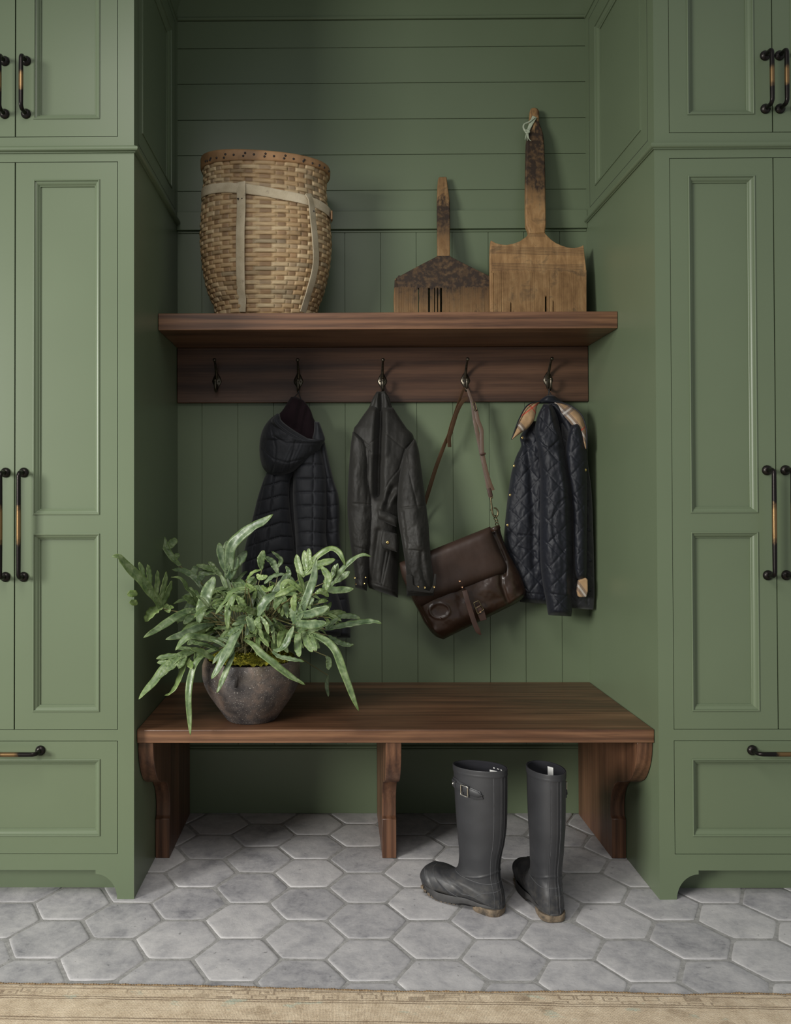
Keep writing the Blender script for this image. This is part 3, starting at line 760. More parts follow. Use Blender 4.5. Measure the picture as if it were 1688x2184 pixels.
# ================================================================== COATS ON THE HOOKS
zj = zpx(500, 820, .26066); zq = zpx(860, 820, .26066)
def shell(name, parent, mat, left, right, y0, front, back=.02, folds=(), extra=None, step=1.5, power=2.2, mi=None, smooth=80, ends=True, nb=16, round_ends=12, mats=None):
    """A closed, padded cloth piece. left/right: outline from top to bottom (photo px, v increasing), y0: mid depth,
    front: thickness towards the room (number or [(v, th)]), folds: (polyline, depth, width) with depth<0 a crease."""
    L = np.array(left, float); R_ = np.array(right, float)
    v0 = max(L[0, 1], R_[0, 1]); v1 = min(L[-1, 1], R_[-1, 1])
    nv = max(12, int((v1 - v0) / step)); t = np.linspace(0, 1, nv)
    # outlines are carried by a shared parameter so that sloping hems stay sloping
    Lc = smooth_curve(L, nv * 2); Rc = smooth_curve(R_, nv * 2)
    def byt(C): 
        vv = (C[:, 1] - C[0, 1]) / (C[-1, 1] - C[0, 1]); vv = np.maximum.accumulate(vv) + np.arange(len(vv)) * 1e-9
        return np.interp(t, vv, C[:, 0]), np.interp(t, vv, C[:, 1])
    lu, lv = byt(Lc); ru, rv = byt(Rc)
    wmax = np.max(ru - lu); ns = max(14, int(wmax / step))
    s = .5 - .5 * np.cos(PI * (np.arange(ns + 1) / ns)) ; s = .35 * s + .65 * np.arange(ns + 1) / ns
    U = lu[:, None] * (1 - s) + ru[:, None] * s; V = lv[:, None] * (1 - s) + rv[:, None] * s
    prof = np.clip(1 - np.abs(2 * s - 1) ** power, 0, 1) ** (1 / 2.0)
    if np.isscalar(front): th = np.full(nv, float(front))
    else:
        f = np.array(front, float); th = mono(f[:, 0], f[:, 1], v0 + t * (v1 - v0))
    vd = np.minimum(t, 1 - t) * (v1 - v0)
    endf = np.clip(np.sqrt(np.clip(1 - (1 - np.clip(vd / round_ends, 0, 1)) ** 2, 0, 1)), .12, 1) if ends else np.ones(nv)
    yb = y0 if np.isscalar(y0) else mono([a for a, _ in y0], [c for _, c in y0], v0 + t * (v1 - v0))
    yb = yb * np.ones(nv)
    edge = np.clip(np.minimum(s, 1 - s)[None, :] * (ru - lu)[:, None] / 7.0, 0, 1)
    D = np.zeros_like(U)
    for poly, dep, wid in folds:
        D += dep * np.exp(-(seg_dist(U, V, poly) / wid) ** 2)
    if extra is not None: D += extra(U, V, s[None, :] + 0 * U, t[:, None] + 0 * U)
    Yf = yb[:, None] - th[:, None] * prof[None, :] * endf[:, None] - D * edge * endf[:, None]
    PF = onY(U, V, Yf)
    sb = np.linspace(1, 0, nb + 1)[1:-1]
    Ub = lu[:, None] * (1 - sb) + ru[:, None] * sb; Vb = lv[:, None] * (1 - sb) + rv[:, None] * sb
    pb = np.clip(1 - np.abs(2 * sb - 1) ** 2.2, 0, 1) ** .5
    PB = onY(Ub, Vb, yb[:, None] + back * pb[None, :] * endf[:, None])
    P = np.concatenate([PF, PB], 1)
    b = B(); b.grid(P, cv=True, cap0=True, cap1=True)
    return b.make(name, mats or mat, parent=parent, smooth=smooth)
def cloth(name, c, rough, scale=500, var=.18, sheen=.2, spec=.4, bs=.25, bd=.0006):
    t = NT(name); n = t.noise(t.oc(), 16, 5, .6); f = t.noise(t.oc(), scale, 2)
    t.set(t.ramp(n, [(.3, tuple(x * (1 - var) for x in c)), (.7, tuple(x * (1 + var) for x in c))]), t.rng(n, .3, .7, rough + .06, rough - .06), 0, spec, Sheen_Weight=sheen)
    t.b.inputs['Sheen Roughness'].default_value = .5
    t.bump(t.math('ADD', f, t.math('MULTIPLY', t.noise(t.oc(), 60, 3), .8)), bs, bd); M[name] = t.mat
cloth('puffer', (.0098, .0108, .0142), .68, var=.15, sheen=.10, spec=.3); cloth('puffer_lining', (.012, .0065, .0085), .9, sheen=.05, spec=.1)
cloth('waxed', (.0142, .0134, .0112), .64, 300, .25, .05, .35, .4, .0009); cloth('quilt', (.0068, .0080, .0125), .56, 400, .15, .05, .30)
cloth('quilt_inner', (.006, .0065, .0085), .7); cloth('knit_black', (.012, .012, .014), .8)
flat_mat('cord_black', (.010, .010, .011), .7)
from mathutils.bvhtree import BVHTree
_BVH = {}
def front_hit(parent, u, v, y):
    """where the sight line meets the pieces already sewn to this thing"""
    best = None; d = Vector(ray(u, v)).normalized(); o = Vector(CAMP)
    for c in parent.o.children:
        if c.name.startswith(('snap', 'rivet')): continue
        if c.name not in _BVH:
            off = parent.matrix_world_loc
            _BVH[c.name] = BVHTree.FromPolygons([Vector(q.co) + Vector(off) for q in c.data.vertices], [tuple(p.vertices) for p in c.data.polygons])
        h = _BVH[c.name].ray_cast(o, d)
        if h[0] is not None and (best is None or h[3] < best[1]): best = (h[0], h[3])
    return np.array(best[0]) if best else onY(u, v, y)
def snap(parent, u, v, y, r=.0042, mat='brass', name='snap_button', ring=False):
    p = front_hit(parent, u, v, y); b = B(); a = np.arange(20) / 20 * 2 * PI
    pr = [(1.0, .001), (1.05, -.0005), (.95, -.0016), (.55, -.0022 if not ring else -.0008)]
    b.grid(np.array([[(p[0] + r * k * math.cos(q), p[1] + h, p[2] + r * k * math.sin(q)) for q in a] for k, h in pr]), cv=True, cap1=True, flip=True)
    return b.make(name, M[mat], parent=parent, smooth=60)
wrk = lambda amp, sx, sy, seed=0: (lambda U, V, s, t: amp * fbm(U / sx + seed, V / sy + seed * 1.7, 4))

# ------------------------------------------------------------------ 1 hooded puffer jacket
hx, hz = HOOKS[1]
coat = thing('puffer_jacket', 'black quilted puffer jacket with a hood, hanging second hook from the left', 'jacket', (hx, .53, hz))
b = B(); hb = onY(637, 826, BY - .024)
for e in ([(636, 838), (629, 846), (622, 853)], [(638, 838), (641, 848), (645, 858)]):
    b.tube(smooth_curve([onY(a, c, .562) for a, c in [(637, 833)] + e], 10), .0017, 8)
b.make('hanger_loop', M['cord_black'], parent=coat, smooth=70)
# collar lining gathered under the loop
shell('collar_lining', coat, M['puffer_lining'], zj([(465, 102), (440, 140), (395, 210), (350, 262), (320, 330), (320, 480)]), zj([(505, 100), (570, 135), (620, 200), (650, 280), (690, 360), (700, 480)]), .545, .030, .015,
      [(zj([(560, 120), (520, 300), (505, 360)]), -.008, 6), (zj([(600, 200), (570, 330), (560, 400)]), -.008, 6), (zj([(480, 110), (440, 260)]), .006, 12)], wrk(.004, 20, 45), round_ends=6)
# body: left panel, right panel and right sleeve
def puff(rows, cols, amp):
    """stitched rows: puffs between horizontal seams given as y = f(u) px offsets"""
    def f(U, V, s, t):
        d = np.full(U.shape, 1e9); 
        for poly in rows + cols: d = np.minimum(d, seg_dist(U, V, poly) * (1.0 if poly in rows else 1.35))
        h = amp * (1 - np.exp(-d / 5.0)) - amp * .8 * np.exp(-(d / 1.6) ** 2)
        h += amp * .22 * np.exp(-d / 7) * np.sin(U * .9 + 3 * np.sin(V * .05)) * fbm(U / 6, V / 30, 2) * 2
        return h + .0045 * fbm(U / 26, V / 60, 3)
    return f
shell('back_panel', coat, M['quilt_inner'], zj([(480, 640), (300, 1000), (200, 1400), (150, 1900), (150, 2050)]), zj([(640, 640), (740, 1000), (800, 1400), (880, 1900), (880, 2050)]), .568, .012, .008, round_ends=6)
rowsL = [zj([(100 + 60 * k * 0, 800 + 118 * k + 60), (300, 800 + 112 * k + 20), (380, 795 + 112 * k), (470, 800 + 112 * k)]) for k in range(0, 12)]
colsL = [zj([(330, 700), (300, 1000), (250, 1500), (220, 2000)]), zj([(255, 740), (205, 1000), (165, 1300), (130, 1700)])]
shell('front_panel', coat, M['puffer'], zj([(300, 660), (262, 730), (232, 800), (190, 930), (158, 1060), (128, 1180), (95, 1300), (66, 1450), (58, 1700), (70, 1960), (80, 2060)]),
      zj([(500, 660), (480, 730), (455, 800), (450, 930), (460, 1060), (475, 1180), (492, 1300), (505, 1450), (520, 1700), (540, 1960), (545, 2060)]), .545, [(990, .035), (1100, .055), (1250, .07), (1360, .07)], .04,
      [(zj([(470, 700), (462, 900), (480, 1100), (500, 1400)]), -.012, 9), (zj([(180, 1280), (170, 1700)]), -.008, 5)], puff(rowsL, colsL, .0042))
rowsR = [zj([(470, 660 + 112 * k), (600, 652 + 112 * k + 6 * math.sin(k)), (760, 660 + 112 * k)]) for k in range(-1, 13)]
colsR = [zj([(650, 500), (645, 1000), (640, 1500), (650, 2000)])]
shell('front_panel', coat, M['puffer'], zj([(520, 480), (495, 640), (482, 760), (480, 900), (487, 1060), (500, 1250), (505, 1450), (520, 1700), (535, 1960), (545, 2060)]),
      zj([(690, 480), (735, 640), (752, 760), (756, 900), (758, 1060), (755, 1250), (790, 1450), (850, 1700), (900, 1880), (880, 2060)]), .545, [(940, .035), (1050, .062), (1200, .078), (1360, .075)], .035,
      [(zj([(485, 800), (492, 1000), (503, 1250)]), .006, 12)], puff(rowsR, colsR, .0040))
rowsS = [zj([(700, 760 + 112 * k), (790, 770 + 112 * k), (900, 750 + 112 * k)]) for k in range(0, 12)]
shell('sleeve', coat, M['puffer'], zj([(700, 470), (722, 640), (738, 800), (742, 1000), (738, 1240), (760, 1500), (790, 1740), (830, 2000), (842, 2072)]),
      zj([(740, 470), (778, 640), (815, 790), (850, 900), (862, 1040), (862, 1240), (905, 1560), (946, 1810), (950, 1960), (951, 2072)]), .56, .036, .03,
      [(zj([(760, 1040), (800, 1180)]), -.008, 7), (zj([(800, 800), (770, 1000)]), -.006, 6)], puff(rowsS, [], .0035))
# hood hanging over the front
seamH = [zj([(320, 420), (420, 480), (520, 480), (690, 480)]), zj([(505, 440), (480, 560), (440, 700)]), zj([(310, 380), (340, 520), (330, 640), (300, 740)]), zj([(225, 520), (320, 610), (430, 640), (600, 600)])]
shell('hood', coat, M['puffer'], zj([(352, 238), (300, 275), (258, 325), (228, 380), (210, 450), (205, 530), (213, 610), (235, 680), (275, 728), (330, 752)]),
      zj([(356, 238), (380, 300), (480, 372), (580, 432), (700, 452), (740, 460), (690, 545), (620, 610), (520, 690), (400, 756)]), .545, [(885, .03), (930, .085), (980, .088), (1016, .05)], .02,
      [(zj([(330, 300), (400, 380), (520, 440), (640, 470), (735, 462)]), .010, 8)] + [(l, -.0035, 2.0) for l in seamH], lambda U, V, s, t: .004 * fbm(U / 10, V / 22, 4) + .0012 * np.abs(np.sin(U / 2.3 + V / 5)) * (seg_dist(U, V, seamH[1]) < 16), round_ends=10)
shell('hood_edge', coat, M['puffer'], zj([(655, 303), (655, 350), (650, 400), (640, 440), (660, 470)]), zj([(695, 305), (712, 350), (730, 400), (742, 440), (738, 470)]), .52, .032, .02, [(zj([(700, 330), (720, 440)]), -.005, 4)], wrk(.003, 8, 16, 3), round_ends=5)
band = [zj([(340, 290), (430, 365), (540, 425), (640, 462)]), zj([(325, 310), (420, 388), (530, 448), (640, 478)])]
shell('hood_rim', coat, M['puffer'], zj([(352, 240), (322, 268), (300, 300), (330, 345), (430, 420), (560, 472), (640, 482)]), zj([(372, 240), (378, 270), (392, 300), (450, 348), (530, 400), (610, 446), (655, 482)]), .505, .050, .01, [],
      lambda U, V, s, t: .0016 * np.sin(s * 5 * 2 * PI), round_ends=5, power=3)

# ------------------------------------------------------------------ 2 waxed cotton jacket
hx, hz = HOOKS[2]
coat = thing('waxed_jacket', 'olive-black waxed cotton jacket with brass snaps, hanging on the middle hook', 'jacket', (hx, .53, hz))
shell('collar', coat, M['waxed'], zj([(1165, 58), (1135, 110), (1105, 180), (1070, 240), (1050, 300)]), zj([(1235, 55), (1270, 110), (1290, 180), (1320, 240), (1345, 300)]), .556, .024, .02,
      [(zj([(1205, 80), (1205, 160), (1202, 300)]), -.018, 7), (zj([(1165, 75), (1130, 180)]), -.005, 3), (zj([(1240, 70), (1285, 190)]), -.005, 3), (zj([(1160, 110), (1185, 200)]), .005, 7)], wrk(.003, 9, 20, 2), round_ends=6)
seamsW = [zj([(975, 395), (1045, 455), (1095, 500), (1180, 425)]), zj([(1215, 375), (1300, 450), (1395, 530), (1470, 460)]), zj([(1395, 530), (1350, 690), (1270, 790), (1200, 920)]), zj([(1105, 500), (1105, 700), (1090, 980)]), zj([(975, 395), (1000, 440), (1120, 560)])]
shell('body', coat, M['waxed'], zj([(1120, 170), (1075, 225), (1010, 318), (975, 385), (985, 600), (1010, 900), (1030, 1200), (1060, 1450), (1095, 1640), (1110, 1668)]),
      zj([(1300, 190), (1345, 260), (1410, 355), (1470, 440), (1440, 650), (1400, 900), (1360, 1200), (1345, 1450), (1342, 1640), (1340, 1745)]), .55, [(865, .028), (940, .055), (1080, .07), (1270, .065)], .022,
      [(zj([(1205, 120), (1198, 300), (1190, 520), (1180, 700), (1178, 900)]), -.042, 9), (zj([(1230, 150), (1222, 380), (1215, 560)]), .012, 10), (zj([(1150, 200), (1130, 400), (1140, 560)]), .010, 12),
       (zj([(1330, 900), (1250, 960), (1200, 1010)]), .012, 9), (zj([(1300, 850), (1240, 990)]), -.012, 7), (zj([(1270, 900), (1250, 980)]), -.01, 5), (zj([(1180, 1200), (1130, 1600)]), -.010, 6),
       (zj([(1240, 1370), (1200, 1620)]), -.004, 2.5), (zj([(1270, 1370), (1210, 1640)]), -.003, 2), (zj([(1120, 1620), (1340, 1690)]), -.002, 1.5)] + [(l, -.0028, 1.5) for l in seamsW], wrk(.006, 24, 50, 4))
def sleeve(Lx, Rx, y0, front, folds, seed):
    return shell('sleeve', coat, M['waxed'], zj(Lx), zj(Rx), y0, front, .014, folds, lambda U, V, s, t: .006 * fbm(U / 16 + seed, V / 34, 4) + .0022 * fbm(U / 5 + seed, V / 9, 3) * np.clip((V - 1060) / 60, 0, 1), round_ends=8)
sleeve([(970, 385), (955, 480), (944, 600), (935, 760), (926, 950), (930, 1100), (945, 1260), (965, 1400), (985, 1540), (990, 1660)], [(1040, 440), (1095, 520), (1110, 640), (1112, 800), (1150, 950), (1172, 1010), (1168, 1120), (1145, 1250), (1110, 1400), (1100, 1540), (1085, 1690)], .53, [(920, .03), (1050, .058), (1250, .05)],
       [(zj([(1090, 560), (1095, 800), (1085, 980)]), -.003, 1.6), (zj([(975, 975), (1175, 985)]), -.003, 1.6), (zj([(985, 1330), (1125, 1360)]), -.003, 1.6), (zj([(1000, 700), (985, 950)]), .006, 14), (zj([(1060, 1010), (1050, 1330)]), .004, 8), (zj([(1140, 1010), (1120, 1330)]), -.006, 6)], 2)
sleeve([(1405, 530), (1375, 640), (1350, 760), (1338, 900), (1335, 1010), (1345, 1130), (1368, 1260), (1390, 1400), (1408, 1540), (1412, 1710), (1414, 1730)], [(1478, 440), (1508, 530), (1530, 680), (1552, 850), (1572, 1000), (1590, 1150), (1600, 1300), (1612, 1440), (1630, 1560), (1634, 1690), (1630, 1728)], [(930, .52), (1080, .475), (1180, .452), (1280, .446)], [(940, .032), (1060, .046), (1250, .040)],
       [(zj([(1410, 570), (1440, 760), (1475, 900), (1500, 1010)]), -.003, 1.6), (zj([(1338, 1015), (1560, 990)]), -.003, 1.6), (zj([(1390, 1350), (1540, 1365)]), -.003, 1.6), (zj([(1380, 1050), (1410, 1330)]), -.004, 3), (zj([(1475, 1050), (1500, 1200), (1510, 1300)]), .008, 12), (zj([(1470, 700), (1440, 900)]), .005, 14), (zj([(1530, 1380), (1545, 1560), (1600, 1690)]), -.008, 5)], 6)
# belt end, pocket flap, cuff tabs
Yf = .452
def patch(name, pts, y, th, mat, parent, bevel=.0012, ytop=None):
    b = B(); q = [onY(u, v, y) for u, v in pts]; b.prism(q, (0, th, 0)); return b.make(name, mat, parent=parent, bevel=bevel)
shell('belt', coat, M['waxed'], zj([(1176, 1003), (1172, 1040), (1170, 1075), (1172, 1100)]), zj([(1335, 1085), (1333, 1115), (1332, 1140), (1330, 1168)]), .485, .020, .004, [(zj([(1178, 1012), (1330, 1094)]), -.0018, 1.2), (zj([(1174, 1090), (1328, 1158)]), -.0018, 1.2)], wrk(.002, 12, 8, 3), step=1.0, power=8, round_ends=2)
shell('pocket_flap', coat, M['waxed'], zj([(1214, 1190), (1206, 1230), (1198, 1275), (1200, 1305), (1224, 1335)]), zj([(1330, 1222), (1333, 1270), (1336, 1310), (1337, 1340), (1335, 1372)]), .480, .018, .004, [(zj([(1222, 1200), (1212, 1295), (1232, 1326), (1326, 1358)]), -.0018, 1.2)], wrk(.002, 14, 14, 5), step=1.0, power=8, round_ends=2)
snap(coat, *zj([(1256, 1293)])[0], .4605, .0052)
patch('cuff_tab', zj([(1404, 1566), (1436, 1553), (1460, 1568), (1464, 1640), (1540, 1672), (1600, 1694), (1628, 1640), (1640, 1550), (1655, 1553), (1652, 1640), (1628, 1708), (1560, 1704), (1464, 1690), (1420, 1690)]), .4040, .006, M['waxed'], coat)
for u, v in zj([(1502, 1655), (1557, 1660), (1634, 1655)]): snap(coat, u, v, .4585, .0034, ring=True)
for u, v in zj([(1072, 1576), (1062, 1626), (997, 1632), (985, 1580)]): snap(coat, u, v, .482, .0030, ring=True)

# ------------------------------------------------------------------ 3 quilted jacket with a checked collar
hx, hz = HOOKS[4]
coat = thing('quilted_jacket', 'navy diamond-quilted jacket with tan checked collar, hanging on the right-hand hook', 'jacket', (hx, .53, hz))
b = B()
for e in ([(1171, 836), (1170, 843)], [(1173, 836), (1177, 843)]):
    b.tube(smooth_curve([onY(a, c, .565) for a, c in [(1172, 829)] + e], 8), .0016, 8)
b.make('hanger_loop', M['cord_black'], parent=coat, smooth=70)
def quilt(amp, pw=44, ph=46, sk=0., off=(0, 0)):
    amp = amp * .5
    def f(U, V, s, t):
        a = (U - off[0]) / pw + (V - off[1]) / ph; c = (U - off[0]) / pw * (1 + sk) - (V - off[1]) / ph
        a = a + .12 * fbm(U / 40, V / 40, 2); c = c + .12 * fbm(U / 40 + 7, V / 40, 2)
        d = np.minimum(np.abs(a - np.round(a)), np.abs(c - np.round(c)))
        h = amp * (1 - np.exp(-d / .12)) - amp * .9 * np.exp(-(d / .035) ** 2)
        return h + .0030 * fbm(U / 7, V / 13, 3) + .006 * fbm(U / 30, V / 60, 2)
    return f
# back panel with the button placket, behind
shell('back_panel', coat, M['quilt_inner'], zq([(1300, 300), (1300, 700), (1300, 1200), (1330, 1700), (1345, 1828)]), zq([(1490, 470), (1512, 640), (1545, 900), (1560, 1300), (1568, 1700), (1560, 1842)]), .522, .016, .010, [(zq([(1500, 650), (1510, 1800)]), -.004, 3)], quilt(.002), round_ends=10)
shell('body', coat, M['quilt'], zq([(1050, 300), (962, 420), (966, 500), (935, 570), (915, 620), (888, 720), (868, 840), (850, 980), (838, 1100), (828, 1240), (838, 1380), (880, 1540), (925, 1680), (958, 1780)]), zq([(1170, 300), (1240, 420), (1280, 600), (1300, 720), (1310, 840), (1310, 980), (1310, 1100), (1300, 1300), (1300, 1500), (1300, 1650), (1290, 1808)]), [(900, .55), (1060, .570), (1290, .578)], [(900, .03), (960, .055), (1100, .062), (1290, .052)], .010,
      [(zq([(1020, 480), (1040, 700), (1060, 1000), (1070, 1500)]), -.012, 8), (zq([(945, 1228), (1075, 1238)]), -.004, 1.8), (zq([(940, 1330), (1080, 1372)]), -.003, 2.2), (zq([(960, 1700), (1300, 1735)]), -.003, 1.6)], quilt(.0034, 40, 44, 0, (1010, 1000)))
shell('sleeve', coat, M['quilt'], zq([(1380, 330), (1345, 440), (1330, 560), (1340, 700), (1370, 900), (1385, 1100), (1390, 1300), (1400, 1500), (1425, 1600)]), zq([(1440, 300), (1490, 420), (1506, 560), (1508, 700), (1508, 900), (1508, 1100), (1506, 1300), (1505, 1480), (1500, 1590)]), .505, .040, .02,
      [(zq([(1400, 900), (1470, 1000), (1490, 1100)]), -.003, 2)], quilt(.0026, 42, 46, 0, (1240, 900)))
arc_ = zq([(1325, 925), (1270, 975), (1232, 1060), (1222, 1150), (1238, 1260), (1285, 1340), (1330, 1385)]); arc2 = [(a + 3.4, c + 1) for a, c in arc_]
shell('sleeve', coat, M['quilt'], zq([(1150, 160), (1100, 260), (1075, 380), (1090, 480), (1120, 700), (1120, 1000), (1120, 1300), (1128, 1500), (1145, 1640), (1168, 1760), (1185, 1865), (1192, 1888)]), zq([(1215, 160), (1262, 260), (1290, 380), (1310, 480), (1345, 650), (1378, 850), (1392, 1100), (1395, 1350), (1390, 1560), (1385, 1700), (1384, 1850), (1378, 1898)]), .52, [(865, .03), (950, .062), (1100, .082), (1300, .066)], .03,
      [(arc_, -.0035, 1.6), (arc2, -.0035, 1.6), (zq([(1200, 180), (1230, 330), (1300, 480)]), .012, 8), (zq([(1160, 200), (1140, 360)]), -.008, 6), (zq([(1240, 170), (1290, 330), (1340, 520)]), -.014, 7), (zq([(1280, 560), (1320, 850), (1345, 1200), (1345, 1700)]), .010, 7), (zq([(1330, 620), (1365, 1000), (1365, 1700)]), -.006, 4),
       (zq([(1150, 1705), (1385, 1735)]), -.003, 1.6), (zq([(1100, 480), (1200, 520), (1300, 440)]), -.003, 1.6)], quilt(.0042, 46, 50, 0, (1170, 960)))
shell('shoulder', coat, M['quilt'], zq([(1185, 150), (1225, 230), (1270, 330), (1300, 440), (1320, 540)]), zq([(1260, 150), (1340, 235), (1430, 330), (1490, 420), (1500, 540)]), .55, .045, .02, [(zq([(1220, 170), (1290, 330), (1330, 520)]), -.012, 8)], wrk(.006, 14, 30, 8), round_ends=6)
# collar stand and the two turned-down collar leaves
shell('collar', coat, M['quilt'], zq([(1180, 88), (1140, 112), (1118, 130), (1090, 158)]), zq([(1230, 88), (1262, 108), (1290, 128), (1325, 158)]), .56, .030, .02, [], wrk(.002, 8, 14, 5), round_ends=4)
t = NT('checked_lining'); v = t.sep(t.mapped((1, 1, 1), (0, .62, 0)))
def stripe(c, per, a, wd, off=0.):
    f = t.math('FRACT', t.math('ADD', t.math('MULTIPLY', c, 1 / per), off + 10)); return t.math('LESS_THAN', t.math('ABSOLUTE', t.math('SUBTRACT', f, a)), wd)
col = t.ramp(t.noise(t.oc(), 40, 3), [(.3, (.27, .17, .088)), (.7, (.36, .235, .13))])
for c_, off in ((v[0], .15), (v[2], .62)):
    col = t.mix(t.math('MULTIPLY', stripe(c_, .15, .86, .07, off), .55), col, (.07, .065, .07))
    col = t.mix(t.math('MULTIPLY', stripe(c_, .15, .86, .02, off), .6), col, (.45, .43, .40))
    col = t.mix(t.math('MULTIPLY', stripe(c_, .15, .36, .014, off), .8), col, (.42, .045, .030))
t.set(col, .8, 0, .2, Sheen_Weight=.1); t.bump(t.noise(t.oc(), 600, 2), .2, .0005); M['check'] = t.mat
shell('collar_leaf', coat, M['check'], zq([(1118, 138), (1050, 152), (1005, 188), (975, 230), (950, 285), (925, 350), (905, 410), (890, 450)]), zq([(1125, 138), (1102, 170), (1092, 205), (1086, 250), (1070, 300), (1020, 360), (955, 405), (894, 452)]), [(858, .54), (900, .50), (938, .475)], .016, .006, [(zq([(1020, 190), (960, 330)]), .005, 10)], wrk(.004, 14, 20, 6), round_ends=3)
shell('collar_leaf', coat, M['check'], zq([(1235, 142), (1265, 200), (1320, 262), (1380, 330), (1440, 400), (1475, 470), (1492, 528)]), zq([(1245, 142), (1330, 160), (1400, 195), (1455, 245), (1485, 310), (1502, 400), (1502, 530)]), [(858, .54), (900, .50), (955, .49)], .016, .006, [(zq([(1380, 220), (1460, 360)]), .004, 10)], wrk(.004, 14, 20, 9), round_ends=3)
b = B()
edge = smooth_curve([onY(u, v, y) for (u, v), y in zip(zq([(890, 450), (925, 350), (952, 282), (1005, 186), (1060, 150), (1140, 136), (1240, 140), (1330, 158), (1400, 192), (1458, 245), (1488, 310), (1505, 400), (1504, 525)]), (.470, .478, .486, .50, .515, .522, .522, .515, .50, .49, .485, .48, .478))], 70)
b.tube(edge, .0022, 8); b.make('collar_piping', M['quilt'], parent=coat, smooth=70)
patch('cuff_lining', zq([(1440, 1605), (1500, 1580), (1515, 1600), (1518, 1690), (1505, 1742), (1440, 1740), (1430, 1690)]), .478, .02, M['check'], coat, .004)
for u, v, y in [(*p, y) for p, y in zip(zq([(980, 435), (912, 667), (880, 905), (858, 1151)]), (.522, .528, .532, .532))]: snap(coat, u, v, y, .0048)
for u, v in zq([(1493, 700), (1512, 942), (1523, 1192), (1532, 1438), (1530, 1682)]): snap(coat, u, v, .536, .0048, 'brass' if v < 1010 else 'quilt')
# ================================================================== MESSENGER BAG
cloth_leather = None
def leather(name, c, rough, spec=.5, var=.3, coat=.0):
    t = NT(name); n = t.noise(t.oc(), 11, 5, .6, .5); g = t.noise(t.oc(), 420, 3); s = t.noise(t.oc(), 45, 4, .65)
    t.set(t.ramp(n, [(.28, tuple(x * (1 - var) for x in c)), (.72, tuple(x * (1 + var) for x in c))]), t.rng(s, .3, .7, rough + .07, rough - .07), 0, spec, Coat_Weight=coat)
    t.bump(t.math('ADD', g, t.math('MULTIPLY', s, .6)), .18, .0006); M[name] = t.mat
leather('leather', (.0245, .0120, .0070), .34, .5); leather('leather_flap', (.029, .0155, .0105), .55, .35, .2); leather('strap_tan', (.062, .032, .0145), .5, .4, .25); leather('strap_dark', (.045, .020, .012), .45)
flat_mat('copper', (.45, .26, .16), .35, 1.0)
z9 = zpx(840, 1030, 300 / 1688)
hx, hz = HOOKS[3]
bag = thing('messenger_bag', 'dark brown leather messenger bag slung by its strap from the fourth hook', 'bag', (hx + .04, .54, 1.0))
pocket = z9([(520, 1400), (760, 1330), (1010, 1250), (1290, 1110)]); pside = z9([(1290, 1120), (1300, 1230), (1340, 1340), (1385, 1450)])
gus = z9([(1175, 570), (1260, 760), (1330, 930), (1330, 1090)])
def bag_extra(U, V, s, t):
    cu, cv = z9([(553, 1535)])[0]; a = (U - cu) / 21.0; c = (V - cv) / 16.0; co, si = math.cos(.35), math.sin(.35)
    r = np.hypot(a * co + c * si, -a * si + c * co)
    h = .0045 * np.exp(-((r - 1.0) / .13) ** 2) - .003 * np.exp(-(r / .7) ** 2)
    pu, pv = z9([(1190, 1260)])[0]; h += .013 * np.exp(-((U - pu) / 24) ** 2 - ((V - pv) / 24) ** 2)
    pu, pv = z9([(600, 1780)])[0]; h += .010 * np.exp(-((U - pu) / 26) ** 2 - ((V - pv) / 9) ** 2)
    pu, pv = z9([(1430, 1260)])[0]; h += .008 * np.exp(-((U - pu) / 12) ** 2 - ((V - pv) / 20) ** 2)
    return h + .004 * fbm(U / 22 + 3, V / 22, 3)
shell('body', bag, M['leather'], z9([(80, 950), (95, 1080), (160, 1250), (235, 1420), (300, 1540), (360, 1660), (400, 1720), (450, 1790), (520, 1850), (600, 1876)]),
      z9([(1270, 500), (1300, 640), (1370, 820), (1440, 950), (1510, 1080), (1560, 1200), (1588, 1290), (1588, 1330), (1560, 1375), (1480, 1440)]), .527, .048, .018,
      [(pside, -.008, 5), (gus, -.010, 5), (z9([(300, 1480), (360, 1580), (420, 1690), (470, 1780)]), -.005, 3), (z9([(450, 1750), (600, 1850), (900, 1720), (1330, 1480), (1560, 1330)]), .0045, 4), (z9([(780, 1330), (820, 1500), (900, 1700)]), -.007, 12)], bag_extra, step=1.2, power=6, round_ends=14)
shell('flap', bag, M['leather_flap'], z9([(70, 960), (90, 1080), (130, 1190), (180, 1290), (225, 1360), (255, 1410), (290, 1455), (330, 1482)]),
      z9([(1160, 522), (1185, 600), (1225, 700), (1270, 800), (1310, 880), (1345, 960), (1358, 1020), (1325, 1092)]), .491, [(1110, .012), (1160, .032), (1300, .030)], -.006,
      [], lambda U, V, s, t: .003 * fbm(U / 30, V / 30, 3), step=1.4, power=8, round_ends=5)
Yb = .484
b = B(); P = smooth_curve([onY(u, v, y) for (u, v), y in zip(z9([(850, 1290), (880, 1400), (920, 1530), (970, 1680), (1015, 1780), (1050, 1822)]), (.463, .457, .455, .453, .453, .455))], 30)
wd = np.r_[np.full(26, 1.0), .95, .75, .5, .18]
b.tube(P, wd, 12, flat=(.0165, .0034), up=(0, -1, 0)); b.make('closing_strap', M['strap_dark'], parent=bag, smooth=60)
q = [onY(u, v, .459) for u, v in z9([(960, 1440), (1020, 1412), (1082, 1520), (1010, 1575)])]
b = B(); path = []
for i in range(4):
    for k in range(6): path.append(q[i] * (1 - k / 6) + q[(i + 1) % 4] * (k / 6))
path.append(q[0]); b.tube(path, .0017, 8); b.tube([(q[0] + q[3]) / 2, (q[1] + q[2]) / 2], .0012, 8)
